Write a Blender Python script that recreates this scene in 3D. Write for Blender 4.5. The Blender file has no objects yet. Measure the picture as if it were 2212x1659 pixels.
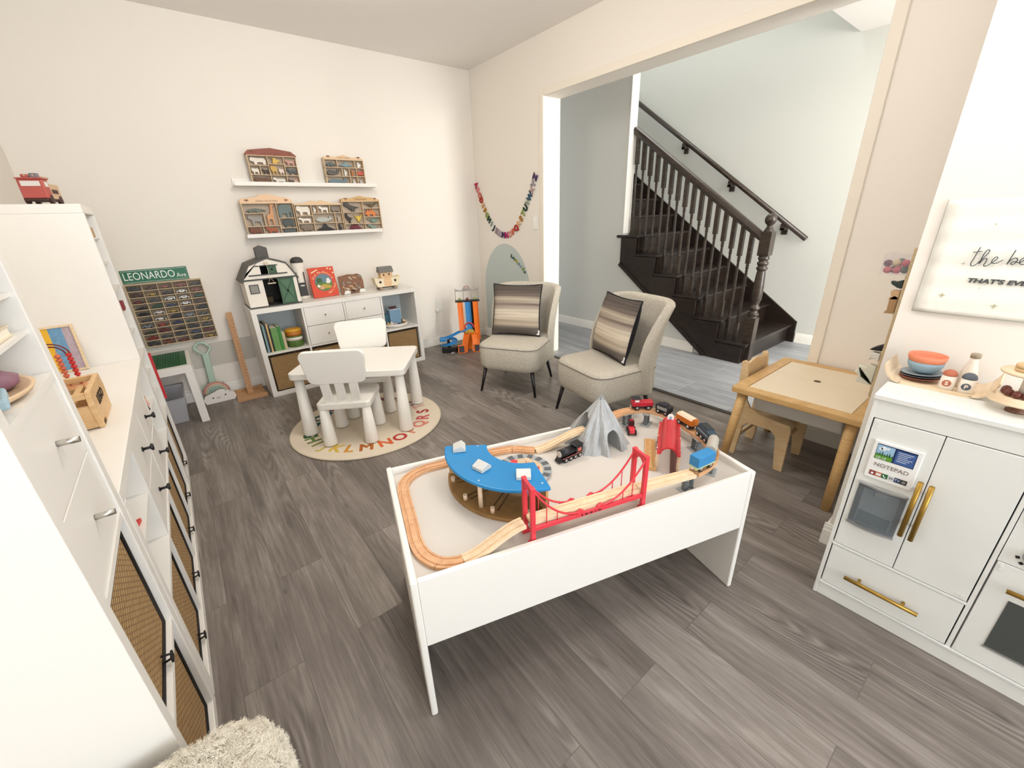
import bpy, bmesh, math, random
from mathutils import Vector, Matrix
sc = bpy.context.scene
COL = sc.collection
R = math.radians
random.seed(7)

# ---------------------------------------------------------------- camera
cam_d = bpy.data.cameras.new('camera'); cam = bpy.data.objects.new('camera', cam_d); COL.objects.link(cam)
YAW, PITCH, ROLL, CAMH, FL = .6592, .3865, -.0370, 1.3908, 890.17
_f = Vector((math.sin(YAW)*math.cos(PITCH), math.cos(YAW)*math.cos(PITCH), -math.sin(PITCH)))
_r = Vector((math.cos(YAW), -math.sin(YAW), 0)); _u = _r.cross(_f)
_r2 = _r*math.cos(ROLL)+_u*math.sin(ROLL); _u2 = -_r*math.sin(ROLL)+_u*math.cos(ROLL)
cam.matrix_world = Matrix(((_r2.x,_u2.x,-_f.x,0),(_r2.y,_u2.y,-_f.y,0),(_r2.z,_u2.z,-_f.z,CAMH),(0,0,0,1)))
cam_d.sensor_fit = 'HORIZONTAL'; cam_d.sensor_width = 36; cam_d.lens = FL/2212*36
cam_d.clip_start = .02
sc.camera = cam

# ---------------------------------------------------------------- world, lights, exposure
w = bpy.data.worlds.new('world'); sc.world = w; w.use_nodes = True
w.node_tree.nodes['Background'].inputs[0].default_value = (.86,.93,1,1)
w.node_tree.nodes['Background'].inputs[1].default_value = 1.0
def area(name, loc, rot, sx, sy, power, col):
    l = bpy.data.lights.new(name, 'AREA'); l.shape = 'RECTANGLE'; l.size = sx; l.size_y = sy
    l.energy = power; l.color = col
    o = bpy.data.objects.new(name, l); o.location = loc; o.rotation_euler = rot; COL.objects.link(o); return o
area('window_daylight', (.55,-3.48,1.5), (R(90),0,0), 2.3, 1.7, 66, (.82,.91,1))       # daylight through the south window
area('front_door_daylight', (4.1,-3.35,1.45), (R(90),0,0), 1.5, 2.3, 190, (1,.985,.95))  # daylight through the hall's front door
area('stairwell_daylight', (4.6,3.0,4.6), (0,0,0), .9, 2.4, 30, (.99,1,.98))              # upstairs window above the stairs
def globe(name, loc, r, power, col):
    l = bpy.data.lights.new(name, 'POINT'); l.shadow_soft_size = r; l.energy = power; l.color = col
    o = bpy.data.objects.new(name, l); o.location = loc; COL.objects.link(o)
globe('pendant_light', (1.0,2.1,2.42), .2, 29, (1,.955,.885))
globe('near_fill_light', (1.15,.22,2.42), .2, 20, (.985,.985,1)) # added fill for the kitchen side, no known lamp there

globe('hall_fill_light', (3.6,.1,2.25), .18, 19, (1,.97,.94))       # added fill for the corridor walls, out of view
vs = sc.view_settings
vs.view_transform = 'Standard'; vs.look = 'None'; vs.gamma = 1; vs.use_curve_mapping = False; vs.exposure = 0.46

# ---------------------------------------------------------------- materials
def lin(h):
    h = h.lstrip('#'); c = [int(h[i:i+2],16)/255 for i in (0,2,4)]
    return tuple(x/12.92 if x <= .04045 else ((x+.055)/1.055)**2.4 for x in c)+(1,)
MATS = {}
def mat(name, hexc, rough=.5, metal=0, noise=0, scale=60, bump=0, alpha=1, trans=0, emit=0, coat=0):
    if name in MATS: return MATS[name]
    m = bpy.data.materials.new(name); m.use_nodes = True; nt = m.node_tree; b = nt.nodes['Principled BSDF']
    c = lin(hexc); b.inputs['Base Color'].default_value = c
    b.inputs['Roughness'].default_value = rough; b.inputs['Metallic'].default_value = metal
    if alpha < 1: b.inputs['Alpha'].default_value = alpha
    if trans: b.inputs['Transmission Weight'].default_value = trans; b.inputs['IOR'].default_value = 1.15
    if coat: b.inputs['Coat Weight'].default_value = coat
    if emit: b.inputs['Emission Color'].default_value = c; b.inputs['Emission Strength'].default_value = emit
    tc = nt.nodes.new('ShaderNodeTexCoord'); n = nt.nodes.new('ShaderNodeTexNoise')
    n.inputs['Scale'].default_value = scale; n.inputs['Detail'].default_value = 4
    nt.links.new(tc.outputs['Object'], n.inputs['Vector'])
    mx = nt.nodes.new('ShaderNodeMix'); mx.data_type = 'RGBA'
    k = 1-noise
    mx.inputs[6].default_value = (c[0]*k,c[1]*k,c[2]*k,1); mx.inputs[7].default_value = tuple(min(1,x*(1+noise*.5)) for x in c[:3])+(1,)
    nt.links.new(n.outputs[0], mx.inputs[0]); nt.links.new(mx.outputs[2], b.inputs['Base Color'])
    if bump:
        bp = nt.nodes.new('ShaderNodeBump'); bp.inputs['Strength'].default_value = bump; bp.inputs['Distance'].default_value = .01
        nt.links.new(n.outputs[0], bp.inputs['Height']); nt.links.new(bp.outputs[0], b.inputs['Normal'])
    MATS[name] = m; return m
def wood(name, c1, c2, scale=(3,30,30), rough=.55, dist=3):
    if name in MATS: return MATS[name]
    m = bpy.data.materials.new(name); m.use_nodes = True; nt = m.node_tree; b = nt.nodes['Principled BSDF']
    tc = nt.nodes.new('ShaderNodeTexCoord'); mp = nt.nodes.new('ShaderNodeMapping'); mp.inputs['Scale'].default_value = scale
    n = nt.nodes.new('ShaderNodeTexNoise'); n.inputs['Scale'].default_value = 2; n.inputs['Detail'].default_value = 6; n.inputs['Distortion'].default_value = dist
    cr = nt.nodes.new('ShaderNodeValToRGB'); cr.color_ramp.elements[0].color = lin(c1); cr.color_ramp.elements[1].color = lin(c2)
    cr.color_ramp.elements[0].position = .3; cr.color_ramp.elements[1].position = .7
    L = nt.links.new
    L(tc.outputs['Object'], mp.inputs[0]); L(mp.outputs[0], n.inputs['Vector']); L(n.outputs[0], cr.inputs[0]); L(cr.outputs[0], b.inputs['Base Color'])
    b.inputs['Roughness'].default_value = rough
    MATS[name] = m; return m

# ---------------------------------------------------------------- mesh builder
class MB:
    def __init__(s): s.bm = bmesh.new(); s.mi = 0; s.mats = []; s.X = Matrix()
    def use(s, m):
        if m not in s.mats: s.mats.append(m)
        s.mi = s.mats.index(m); return s
    def at(s, M): s.X = M; return s
    def v(s, co): return s.bm.verts.new(s.X @ Vector(co))
    def f(s, vs, smooth=False):
        try:
            fc = s.bm.faces.new(vs); fc.material_index = s.mi; fc.smooth = smooth; return fc
        except ValueError: return None
    def box(s, x0,x1,y0,y1,z0,z1):
        a = [s.v((x,y,z)) for z in (z0,z1) for x,y in ((x0,y0),(x1,y0),(x1,y1),(x0,y1))]
        for q in ((3,2,1,0),(4,5,6,7),(0,1,5,4),(1,2,6,5),(2,3,7,6),(3,0,4,7)): s.f([a[i] for i in q])
        return s
    def cbox(s, cx,cy,z0, sx,sy,sz): return s.box(cx-sx/2,cx+sx/2,cy-sy/2,cy+sy/2,z0,z0+sz)
    def prism(s, poly, h, axis='z', o=0):
        # extrude a 2D outline along an axis from o to o+h ; axis z:(x,y) y:(x,z) x:(y,z)
        def P(p,k): return {'z':(p[0],p[1],k),'y':(p[0],k,p[1]),'x':(k,p[0],p[1])}[axis]
        a = [s.v(P(p,o)) for p in poly]; b = [s.v(P(p,o+h)) for p in poly]; n = len(poly)
        s.f(a[::-1]); s.f(b)
        for i in range(n): s.f([a[i],a[(i+1)%n],b[(i+1)%n],b[i]])
        return s
    def cone(s, p0, p1, r0, r1, seg=16, cap=True, smooth=True):
        p0, p1 = Vector(p0), Vector(p1); d = (p1-p0).normalized()
        t = d.cross(Vector((0,0,1)) if abs(d.z) < .9 else Vector((1,0,0))).normalized(); q = d.cross(t)
        A = [s.v(p0+(t*math.cos(a)+q*math.sin(a))*r0) for a in [2*math.pi*i/seg for i in range(seg)]]
        B = [s.v(p1+(t*math.cos(a)+q*math.sin(a))*r1) for a in [2*math.pi*i/seg for i in range(seg)]]
        for i in range(seg): s.f([A[i],A[(i+1)%seg],B[(i+1)%seg],B[i]], smooth)
        if cap: s.f(A[::-1]); s.f(B)
        return s
    def cyl(s, p0, p1, r, seg=16): return s.cone(p0,p1,r,r,seg)
    def lathe(s, prof, c=(0,0,0), seg=24, smooth=True, sq=None):
        rings = []
        for r,z in prof:
            rings.append([s.v((c[0]+max(r,1e-5)*math.cos(2*math.pi*i/seg), c[1]+max(r,1e-5)*math.sin(2*math.pi*i/seg), c[2]+z)) for i in range(seg)])
        for a,b in zip(rings,rings[1:]):
            for i in range(seg): s.f([a[i],a[(i+1)%seg],b[(i+1)%seg],b[i]], smooth)
        s.f(rings[0][::-1]); s.f(rings[-1]); return s
    def ball(s, c, r, seg=16, sz=1):
        n = max(6,seg//2)
        return s.lathe([(r*math.sin(math.pi*k/n), -r*sz*math.cos(math.pi*k/n)) for k in range(n+1)], c, seg)
    def tube(s, pts, r, seg=8, closed=False, rs=None):
        P = [Vector(p) for p in pts]; n = len(P); rings = []; t0 = None
        for i,p in enumerate(P):
            d = (P[(i+1)%n]-P[i-1]) if closed else (P[min(i+1,n-1)]-P[max(i-1,0)])
            d.normalize()
            if t0 is None: t0 = d.cross(Vector((0,0,1)) if abs(d.z) < .9 else Vector((1,0,0)))
            t0 = (t0-d*t0.dot(d)).normalized(); q = d.cross(t0); rr = rs[i] if rs else r
            rings.append([s.v(p+(t0*math.cos(2*math.pi*k/seg)+q*math.sin(2*math.pi*k/seg))*rr) for k in range(seg)])
        m = n if closed else n-1
        for i in range(m):
            a,b = rings[i],rings[(i+1)%n]
            for k in range(seg): s.f([a[k],a[(k+1)%seg],b[(k+1)%seg],b[k]], True)
        if not closed: s.f(rings[0][::-1]); s.f(rings[-1])
        return s
    def sweep(s, pts, prof, up=Vector((0,0,1))):
        # prof: closed (side, height) outline carried along a path, kept upright
        P = [Vector(p) for p in pts]; n = len(P); rings = []
        for i,p in enumerate(P):
            d = (P[min(i+1,n-1)]-P[max(i-1,0)]).normalized(); sd = d.cross(up).normalized(); uu = sd.cross(d)
            rings.append([s.v(p+sd*a+uu*b) for a,b in prof])
        k = len(prof)
        for a,b in zip(rings,rings[1:]):
            for j in range(k): s.f([a[j],a[(j+1)%k],b[(j+1)%k],b[j]])
        s.f(rings[0][::-1]); s.f(rings[-1]); return s
    def rbox(s, x0,x1,y0,y1,z0,z1,r,seg=4):
        # box with rounded upright corners
        pl = []
        for cx,cy,a0 in ((x1-r,y1-r,0),(x0+r,y1-r,90),(x0+r,y0+r,180),(x1-r,y0+r,270)):
            for k in range(seg+1):
                a = R(a0+90*k/seg); pl.append((cx+r*math.cos(a), cy+r*math.sin(a)))
        return s.prism(pl, z1-z0, 'z', z0)
    def text(s, txt, M, size, depth=.001, align='CENTER', shear=0, bold=0):
        c = bpy.data.curves.new('t','FONT'); c.body = txt; c.size = size; c.extrude = depth; c.align_x = align; c.align_y = 'CENTER'; c.shear = shear
        c.bevel_depth = bold; c.bevel_resolution = 1; c.resolution_u = 3
        o = bpy.data.objects.new('t', c); COL.objects.link(o); dg = bpy.context.evaluated_depsgraph_get()
        me = bpy.data.meshes.new_from_object(o.evaluated_get(dg)); bpy.data.objects.remove(o)
        me.transform(s.X @ M); n0 = len(s.bm.faces); s.bm.from_mesh(me); bpy.data.meshes.remove(me)
        s.bm.faces.ensure_lookup_table()
        for fc in s.bm.faces[n0:]: fc.material_index = s.mi
        return s
    def mesh(s, name, m=None):
        me = bpy.data.meshes.new(name); bmesh.ops.recalc_face_normals(s.bm, faces=s.bm.faces)
        s.bm.to_mesh(me); s.bm.free()
        for x in (s.mats or ([m] if m else [])): me.materials.append(x)
        return me
WM = {}     # world matrix of every thing
def bevel(o, wd, seg=2):
    if wd:
        md = o.modifiers.new('bevel','BEVEL'); md.width = wd; md.segments = seg; md.limit_method = 'ANGLE'; md.angle_limit = R(40)
    return o
def tag(o, label, cat, group=None):
    o['label'] = label; o['category'] = cat
    if group: o['group'] = group
    return o
def thing(name, label, cat, loc=(0,0,0), rz=0, group=None, rx=0, ry=0):
    o = bpy.data.objects.new(name, None); COL.objects.link(o); o.empty_display_size = .05
    o.location = loc; o.rotation_euler = (rx,ry,rz); WM[o.name] = Matrix.LocRotScale(Vector(loc), o.rotation_euler, None)
    return tag(o, label, cat, group)
def P(parent, name, mb, m=None, bev=0, world=False, label=None, seg=2, kind=None):
    me = mb.mesh(name, m)
    if world: me.transform(WM[parent.name].inverted())
    o = bpy.data.objects.new(name, me); COL.objects.link(o); o.parent = parent; WM[o.name] = WM[parent.name]
    if label: o['label'] = label
    if kind: o['kind'] = kind
    return bevel(o, bev, seg)
def S(name, mb, m, label, cat, group=None, bev=0, seg=2):
    me = mb.mesh(name, m)      # one-mesh thing built in world space: move its origin to its base
    xs = [v.co for v in me.vertices]; c = Vector([(min(q[i] for q in xs)+max(q[i] for q in xs))/2 for i in (0,1)]+[min(q[2] for q in xs)])
    me.transform(Matrix.Translation(-c)); o = bpy.data.objects.new(name, me); COL.objects.link(o); o.location = c
    WM[o.name] = Matrix.Translation(c); tag(o, label, cat, group); return bevel(o, bev, seg)
def struct(name, mb, m, bev=0):
    o = bpy.data.objects.new(name, mb.mesh(name, m)); COL.objects.link(o); o['kind'] = 'structure'; WM[o.name] = Matrix(); return bevel(o, bev)
def dup(root, loc, rz, label, group=None):
    r = root.copy(); COL.objects.link(r); r.location = loc; r.rotation_euler = (root.rotation_euler[0],root.rotation_euler[1],rz); r['label'] = label
    if group: r['group'] = group
    WM[r.name] = Matrix.LocRotScale(Vector(loc), r.rotation_euler, None)
    for ch in list(root.children):
        c = ch.copy(); COL.objects.link(c); c.parent = r
        for g in ch.children:
            d = g.copy(); COL.objects.link(d); d.parent = c
    return r
def T(x,y,z): return Matrix.Translation((x,y,z))
def RX(a): return Matrix.Rotation(R(a),4,'X')
def RY(a): return Matrix.Rotation(R(a),4,'Y')
def RZ(a): return Matrix.Rotation(R(a),4,'Z')
def smoothpath(pts, n=8):
    # Catmull-Rom through points
    P_ = [Vector(p) for p in pts]; out = []
    for i in range(len(P_)-1):
        a,b,c,d = P_[max(i-1,0)],P_[i],P_[i+1],P_[min(i+2,len(P_)-1)]
        for k in range(n):
            t = k/n; out.append(.5*((2*b)+(c-a)*t+(2*a-5*b+4*c-d)*t*t+(3*b-a-3*c+d)*t**3))
    return out+[P_[-1]]
# ---------------------------------------------------------------- setting
XE, YN, XW, HC = 2.8985, 4.2818, -.645, 2.797
XK, YR = 1.945, .285            # kitchen wall plane and nook wall plane
wall_m = mat('wall_paint', '#f0e9df', .75, noise=.02, scale=300)
hall_m = mat('hall_paint', '#d3d4cf', .75, noise=.02, scale=300)
ceil_m = mat('ceiling_paint', '#f6f1ec', .85, noise=.03, scale=400)
trim_m = mat('trim_paint', '#f6f3ec', .4, noise=.01)
white_m = mat('white_laminate', '#f0ece5', .38, noise=.01)
def plank_mat(name, cols, plank, length, axis_y=True, rough=.42):
    m = bpy.data.materials.new(name); m.use_nodes = True; nt = m.node_tree; b = nt.nodes['Principled BSDF']; L = nt.links.new; N = nt.nodes.new
    tc = N('ShaderNodeTexCoord'); mp = N('ShaderNodeMapping')
    if axis_y: mp.inputs['Rotation'].default_value = (0,0,R(90))
    L(tc.outputs['Object'], mp.inputs[0])
    br = N('ShaderNodeTexBrick'); br.offset = .37; br.inputs['Scale'].default_value = 1; br.inputs['Brick Width'].default_value = length; br.inputs['Row Height'].default_value = plank
    br.inputs['Mortar Size'].default_value = .0012; br.inputs['Color1'].default_value = (0,0,0,1); br.inputs['Color2'].default_value = (1,1,1,1); br.inputs['Mortar'].default_value = (.5,.5,.5,1); br.inputs['Bias'].default_value = 0
    L(mp.outputs[0], br.inputs['Vector'])
    # grain, shifted per plank
    sc_ = N('ShaderNodeVectorMath'); sc_.operation = 'MULTIPLY_ADD'; sc_.inputs[1].default_value = (7.3,3.1,0)
    L(br.outputs['Color'], sc_.inputs[0]); L(mp.outputs[0], sc_.inputs[2])
    def noise(sx, sy, scale, det, rough_=.55, dist=0):
        q = N('ShaderNodeMapping'); q.inputs['Scale'].default_value = (sx,sy,1); L(sc_.outputs[0], q.inputs[0])
        n = N('ShaderNodeTexNoise'); n.inputs['Scale'].default_value = scale; n.inputs['Detail'].default_value = det; n.inputs['Roughness'].default_value = rough_; n.inputs['Distortion'].default_value = dist
        L(q.outputs[0], n.inputs['Vector']); return n.outputs[0]
    def mth(op, x, y):
        q = N('ShaderNodeMath'); q.operation = op
        for i,k in enumerate((x,y)):
            if isinstance(k,(int,float)): q.inputs[i].default_value = k
            else: L(k, q.inputs[i])
        return q.outputs[0]
    def rng(x, lo, hi, t0=0, t1=1):
        q = N('ShaderNodeMapRange'); q.interpolation_type = 'SMOOTHSTEP'
        for i,k in ((1,lo),(2,hi),(3,t0),(4,t1)): q.inputs[i].default_value = k
        L(x, q.inputs[0]); return q.outputs[0]
    patches = noise(.55,3.2,2.2,5,.6,.5); streak = noise(1.6,34,2,6,.65,.25); fine = noise(7,260,2,3)
    f_ = noise(.5,3.6,1.5,1.5,.4); rings = mth('SINE', mth('MULTIPLY', f_, 150), 0); rmask = rng(noise(.7,3,1.7,1), .52, .68)
    knots = rng(noise(1.5,6.5,1.9,3,.5,.8), .66, .80)
    sp = N('ShaderNodeSeparateColor'); L(br.outputs['Color'], sp.inputs[0])
    v = mth('ADD', mth('MULTIPLY', patches, .72), mth('MULTIPLY', streak, .46))
    v = mth('ADD', v, mth('MULTIPLY', fine, .22)); v = mth('ADD', v, mth('MULTIPLY', sp.outputs[0], .085))
    v = mth('ADD', v, mth('MULTIPLY', mth('MULTIPLY', rings, rmask), .085)); v = mth('SUBTRACT', v, mth('MULTIPLY', knots, .22))
    cr = N('ShaderNodeValToRGB'); e = cr.color_ramp.elements; e[0].position = .46; e[1].position = 1.06; e[0].color = lin(cols[0]); e[1].color = lin(cols[2])
    k = e.new(.75); k.color = lin(cols[1]); L(v, cr.inputs[0])
    mx = N('ShaderNodeMix'); mx.data_type = 'RGBA'; L(br.outputs['Fac'], mx.inputs[0]); L(cr.outputs[0], mx.inputs[6]); mx.inputs[7].default_value = lin(cols[3])
    L(mx.outputs[2], b.inputs['Base Color']); b.inputs['Roughness'].default_value = rough
    bp = N('ShaderNodeBump'); bp.inputs['Strength'].default_value = .12; bp.inputs['Distance'].default_value = .004; L(v, bp.inputs['Height']); L(bp.outputs[0], b.inputs['Normal'])
    MATS[name] = m; return m
floor_m = plank_mat('vinyl_planks', ('#453e39','#7d746d','#a79e97','#665e57'), .182, 1.22)
hallfloor_m = plank_mat('hall_planks', ('#6f7172','#94969a','#b3b5b6','#c4c6c6'), .3, 1.2)

YS, XH, YH0 = -3.6, 5.13, -3.5          # south wall, far hall wall, hall south end
struct('floor', MB().box(XW-.1,XE,YS-.1,YN+.1,-.06,0), floor_m)
struct('floor_hall', MB().box(XE,XH+.1,YH0-.1,YN+.6,-.06,0), hallfloor_m)
struct('trim_1', MB().box(XE-.02,XE+.02,.785,3.115,0,.006), mat('threshold_strip','#3c3632',.5,noise=.1))
struct('ceiling', MB().box(XW-.1,XE+.2,YS-.1,YN+.1,HC,HC+.08), ceil_m)
struct('ceiling_hall', MB().box(XE+.19,XH+.1,YH0-.1,1.55,2.75,2.85).box(XE+.19,4.145,1.55,YN+.6,2.75,2.85), ceil_m)
struct('ceiling_stairwell', MB().box(4.1,XH+.1,1.5,YN+.6,5.0,5.1), ceil_m)
struct('wall_stairwell_west', MB().box(4.035,4.145,1.55,YN+.6,2.85,5.0), hall_m)
struct('wall_stairwell_south', MB().box(4.145,XH,1.45,1.55,2.85,5.0), hall_m)
struct('wall_north', MB().box(XW-.1,XE+.19,YN,YN+.1,0,HC), wall_m)
struct('wall_west', MB().box(XW-.1,XW,YS-.1,YN,0,HC), wall_m)
# south wall with the window that lights the room
wx0,wx1,wz0,wz1 = -.6,1.7,.65,2.35
struct('wall_south', MB().box(XW,wx0,YS-.1,YS,0,HC).box(wx1,XK,YS-.1,YS,0,HC).box(wx0,wx1,YS-.1,YS,0,wz0).box(wx0,wx1,YS-.1,YS,wz1,HC), wall_m)
wb = MB()
for x in (wx0,(wx0+wx1)/2-.03,wx1-.06): wb.box(x,x+.06,YS-.09,YS-.03,wz0,wz1)
wb.box(wx0,wx1,YS-.085,YS-.035,wz0,wz0+.06).box(wx0,wx1,YS-.085,YS-.035,wz1-.06,wz1)
struct('window_1', wb, trim_m)
# east wall with the wide opening to the hall
YO0,YO1,ZO,TW = .765,3.137,2.349,.19
struct('wall_east', MB().box(XE,XE+TW,YO1,YN,0,HC).box(XE,XE+TW,YR-.2,YO0,0,HC).box(XE,XE+TW,YO0,YO1,ZO,HC), wall_m)
cs = MB()
for sx,xa in ((1,XE-.012),(-1,XE+TW)):
    cs.box(xa,xa+.012,YO0-.055,YO0,0,ZO+.055).box(xa,xa+.012,YO1,YO1+.055,0,ZO+.055).box(xa,xa+.012,YO0,YO1,ZO,ZO+.055)
struct('trim_2', cs, mat('casing_paint','#f0e7d8',.5,noise=.01), bev=.004)
struct('wall_nook', MB().box(XK,XE,YR-.1,YR,0,HC), wall_m)
struct('wall_southeast', MB().box(XK,XK+.1,YS-.1,YR-.1,0,HC), wall_m)
# baseboards
def board(name, x0,x1,y0,y1, d):
    # d: unit direction into the room; stepped profile
    b = MB()
    for t,z0,z1 in ((.016,0,.075),(.011,.075,.092),(.006,.092,.104)):
        if d == '-y': b.box(x0,x1,y0-t,y0,z0,z1)
        if d == '+y': b.box(x0,x1,y0,y0+t,z0,z1)
        if d == '-x': b.box(x0-t,x0,y0,y1,z0,z1)
        if d == '+x': b.box(x0,x0+t,y0,y1,z0,z1)
    struct(name, b, trim_m, bev=.002)
board('baseboard_north', XW,XE,YN,YN,'-y'); board('baseboard_east', XE,XE,YO1+.056,YN-.017,'-x'); board('baseboard_east_south', XE,XE,YR+.017,YO0-.056,'-x')
board('baseboard_nook', XK+.001,XE,YR,YR,'+y'); board('baseboard_southeast', XK,XK,YS,YR+.016,'-x'); board('baseboard_west', XW,XW,YS,YN-.017,'+x')
# hall
XU = 4.035
struct('wall_hall_far', MB().box(XH,XH+.1,YH0,YN+.6,0,5.0), hall_m)
struct('wall_hall_north', MB().box(XE+TW,XH,YN+.5,YN+.6,0,5.0), hall_m)
struct('wall_hall_south', MB().box(XE,3.3,YH0-.1,YH0,0,2.9).box(4.95,XH+.1,YH0-.1,YH0,0,2.9).box(3.3,4.95,YH0-.1,YH0,2.62,2.9), hall_m)
struct('wall_hall_west', MB().box(XE,XE+TW,YH0,YR-.2,0,2.9), hall_m)
struct('door_1', MB().box(3.3,3.36,YH0-.08,YH0-.02,0,2.62).box(4.89,4.95,YH0-.08,YH0-.02,0,2.62).box(4.1,4.16,YH0-.08,YH0-.02,0,2.62).box(3.36,4.89,YH0-.08,YH0-.02,0,.25).box(3.36,4.89,YH0-.08,YH0-.02,2.5,2.62), trim_m)
# wall under the stairs: follows the stringer, then rises to the ceiling
struct('wall_stairs', MB().prism([(1.99,0),(YN+.5,0),(YN+.5,2.75),(3.075,2.75),(3.075,.82)], .11, 'x', XU), hall_m)
struct('wall_end_lit', MB().box(XU-.004,XU+.114,3.068,3.075,1.17,2.75), trim_m)  # strong daylight on the wall end, put in as a white facing
board('baseboard_stairs', XU,XU,2.08,YN+.5,'-x'); board('baseboard_hall', XH,XH,YH0,1.52,'-x')
# ---------------------------------------------------------------- staircase in the hall
dark_m = wood('dark_stain', '#140e0c', '#2b201a', (3,3,14), .32, 1.5)
dark2_m = wood('dark_stain_rail', '#241c17', '#42362d', (3,3,14), .3, 1.5)
NST, RISE, RUN, Y1 = 12, .192, .2565, 1.60
st = thing('staircase', 'dark stained wooden staircase with turned balusters rising in the hall', 'staircase', (4.6,1.6,0))
tr = MB(); ri = MB()
for k in range(NST):
    z = RISE*(k+1); y = Y1+RUN*k
    x0 = 4.032 if k < 6 else 4.15
    P(st, 'tread', MB().box(x0-.02 if k<6 else x0,XH-.02,y-.03,y+RUN+.005,z-.028,z), dark_m, bev=.006, world=True)
    P(st, 'riser', MB().box(x0+.02,XH-.03,y,y+.018,z-RISE,z-.028), dark_m, world=True)
# outer stringer with saw-tooth top
pl = [(1.955,0.0),(Y1,0.0)]
for k in range(6):
    z = RISE*(k+1)-.028; y = Y1+RUN*k
    pl += [(y,z),(min(y+RUN,3.072),z)] if k < 5 else [(y,z),(3.072,z)]
pl += [(3.072,.83)]
P(st, 'stringer', MB().prism(pl, .03, 'x', 4.005), dark_m, world=True)
P(st, 'stringer_edge', MB().sweep([(4.0,1.955,.012),(4.0,3.072,.845)], [(-.012,-.018),(.012,-.018),(.012,.018),(-.012,.018)]), dark_m, world=True)
# wall stringer on the far wall
sl = .727
P(st, 'wall_stringer', MB().prism([(1.53,0),(1.53,.225),(4.4,.225+sl*2.87),(4.4,1.6),(2.2,0)], .022, 'x', XH-.024), dark_m, world=True)
# newel post
nw = MB().at(T(4.13,1.60,0))
nw.cbox(0,0,0,.088,.088,.43)
nw.lathe([(.044,.43),(.036,.442),(.046,.455),(.046,.47),(.034,.48),(.03,.50),(.044,.515),(.044,.53),(.032,.545),(.03,.56),(.043,.60),(.046,.66),(.043,.74),(.036,.84),(.033,.86),(.046,.872),(.046,.885),(.034,.90),(.046,.915),(.046,.93),(.034,.945),(.046,.96),(.044,.975),(.04,.99)], seg=20)
nw.cbox(0,0,.99,.094,.094,.20)
nw.lathe([(.045,1.19),(.03,1.215),(.022,1.232),(.02,1.24),(.036,1.255),(.045,1.275),(.047,1.29),(.042,1.313),(.026,1.332),(.0,1.338)], seg=20)
P(st, 'newel_post', nw, dark2_m, bev=.004, world=True)
hy0,hz0,hy1,hz1 = 1.64,1.140,3.07,2.178
P(st, 'handrail', MB().sweep([(4.13,hy0,hz0),(4.13,hy1,hz1)], [(-.025,-.03),(.025,-.03),(.034,0),(.03,.026),(.012,.036),(-.012,.036),(-.03,.026),(-.034,0)]), dark2_m, world=True)
for i in range(16):
    y = 1.728+.0864*i; zt = hz0+(y-hy0)*(hz1-hz0)/(hy1-hy0)-.02
    k = int((y+.03-Y1)/RUN); zb = RISE*(k+1)
    h = zt-zb; b = MB().at(T(4.13,y,zb))
    zs = h-.27
    b.cbox(0,0,0,.034,.034,.17)
    b.lathe([(.017,.17),(.012,.178),(.018,.19),(.012,.2),(.018,.212),(.012,.225),(.016,.26),(.013,zs-.14),(.0105,zs-.05),(.016,zs-.04),(.011,zs-.03),(.016,zs-.02),(.011,zs-.008),(.017,zs)], seg=10)
    b.cbox(0,0,zs,.036,.036,.27)
    P(st, 'baluster', b, dark2_m, world=True)
hr = thing('wall_handrail', 'dark round handrail on brackets along the far stairwell wall', 'handrail', (5.06,2.6,1.7))
P(hr, 'rail', MB().tube([(5.06,1.60,1.075),(5.06,3.9,2.755)], .026, 12), dark2_m, world=True)
for y,z in ((1.832,1.243),(2.449,1.692),(3.057,2.137)):
    P(hr, 'bracket', MB().box(5.045,XH-.001,y-.025,y+.025,z-.085,z-.06).box(5.115,XH-.001,y-.03,y+.03,z-.13,z-.03).box(5.045,5.075,y-.022,y+.022,z-.085,z-.02), dark2_m, bev=.005, world=True)
# ---------------------------------------------------------------- cube storage
TO, TI, CELL, KD = .038, .016, .335, .382
def weave(name, c1, c2, c3):
    m = bpy.data.materials.new(name); m.use_nodes = True; nt = m.node_tree; b = nt.nodes['Principled BSDF']; L = nt.links.new
    tc = nt.nodes.new('ShaderNodeTexCoord'); br = nt.nodes.new('ShaderNodeTexBrick'); br.inputs['Scale'].default_value = 1
    mp = nt.nodes.new('ShaderNodeMapping'); mp.inputs['Rotation'].default_value = (R(90),0,0)
    br.inputs['Brick Width'].default_value = .022; br.inputs['Row Height'].default_value = .0085; br.inputs['Mortar Size'].default_value = .0022; br.inputs['Mortar Smooth'].default_value = .6
    br.inputs['Color1'].default_value = lin(c1); br.inputs['Color2'].default_value = lin(c2); br.inputs['Mortar'].default_value = lin(c3)
    L(tc.outputs['Object'], mp.inputs[0]); L(mp.outputs[0], br.inputs['Vector']); L(br.outputs['Color'], b.inputs['Base Color']); b.inputs['Roughness'].default_value = .8
    bp = nt.nodes.new('ShaderNodeBump'); bp.invert = True; bp.inputs['Strength'].default_value = .7; bp.inputs['Distance'].default_value = .004
    L(br.outputs['Fac'], bp.inputs['Height']); L(bp.outputs[0], b.inputs['Normal']); MATS[name] = m; return m
weave_m = weave('woven_paper', '#c4a271', '#b59260', '#7d5d38')
black_m = mat('black_binding', '#17120f', .7, noise=.1)
blackmetal_m = mat('black_metal', '#111112', .35)
chrome_m = mat('brushed_steel', '#c9c6c0', .25, 1)
def cellx(c): return TO+c*(CELL+TI)
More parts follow.
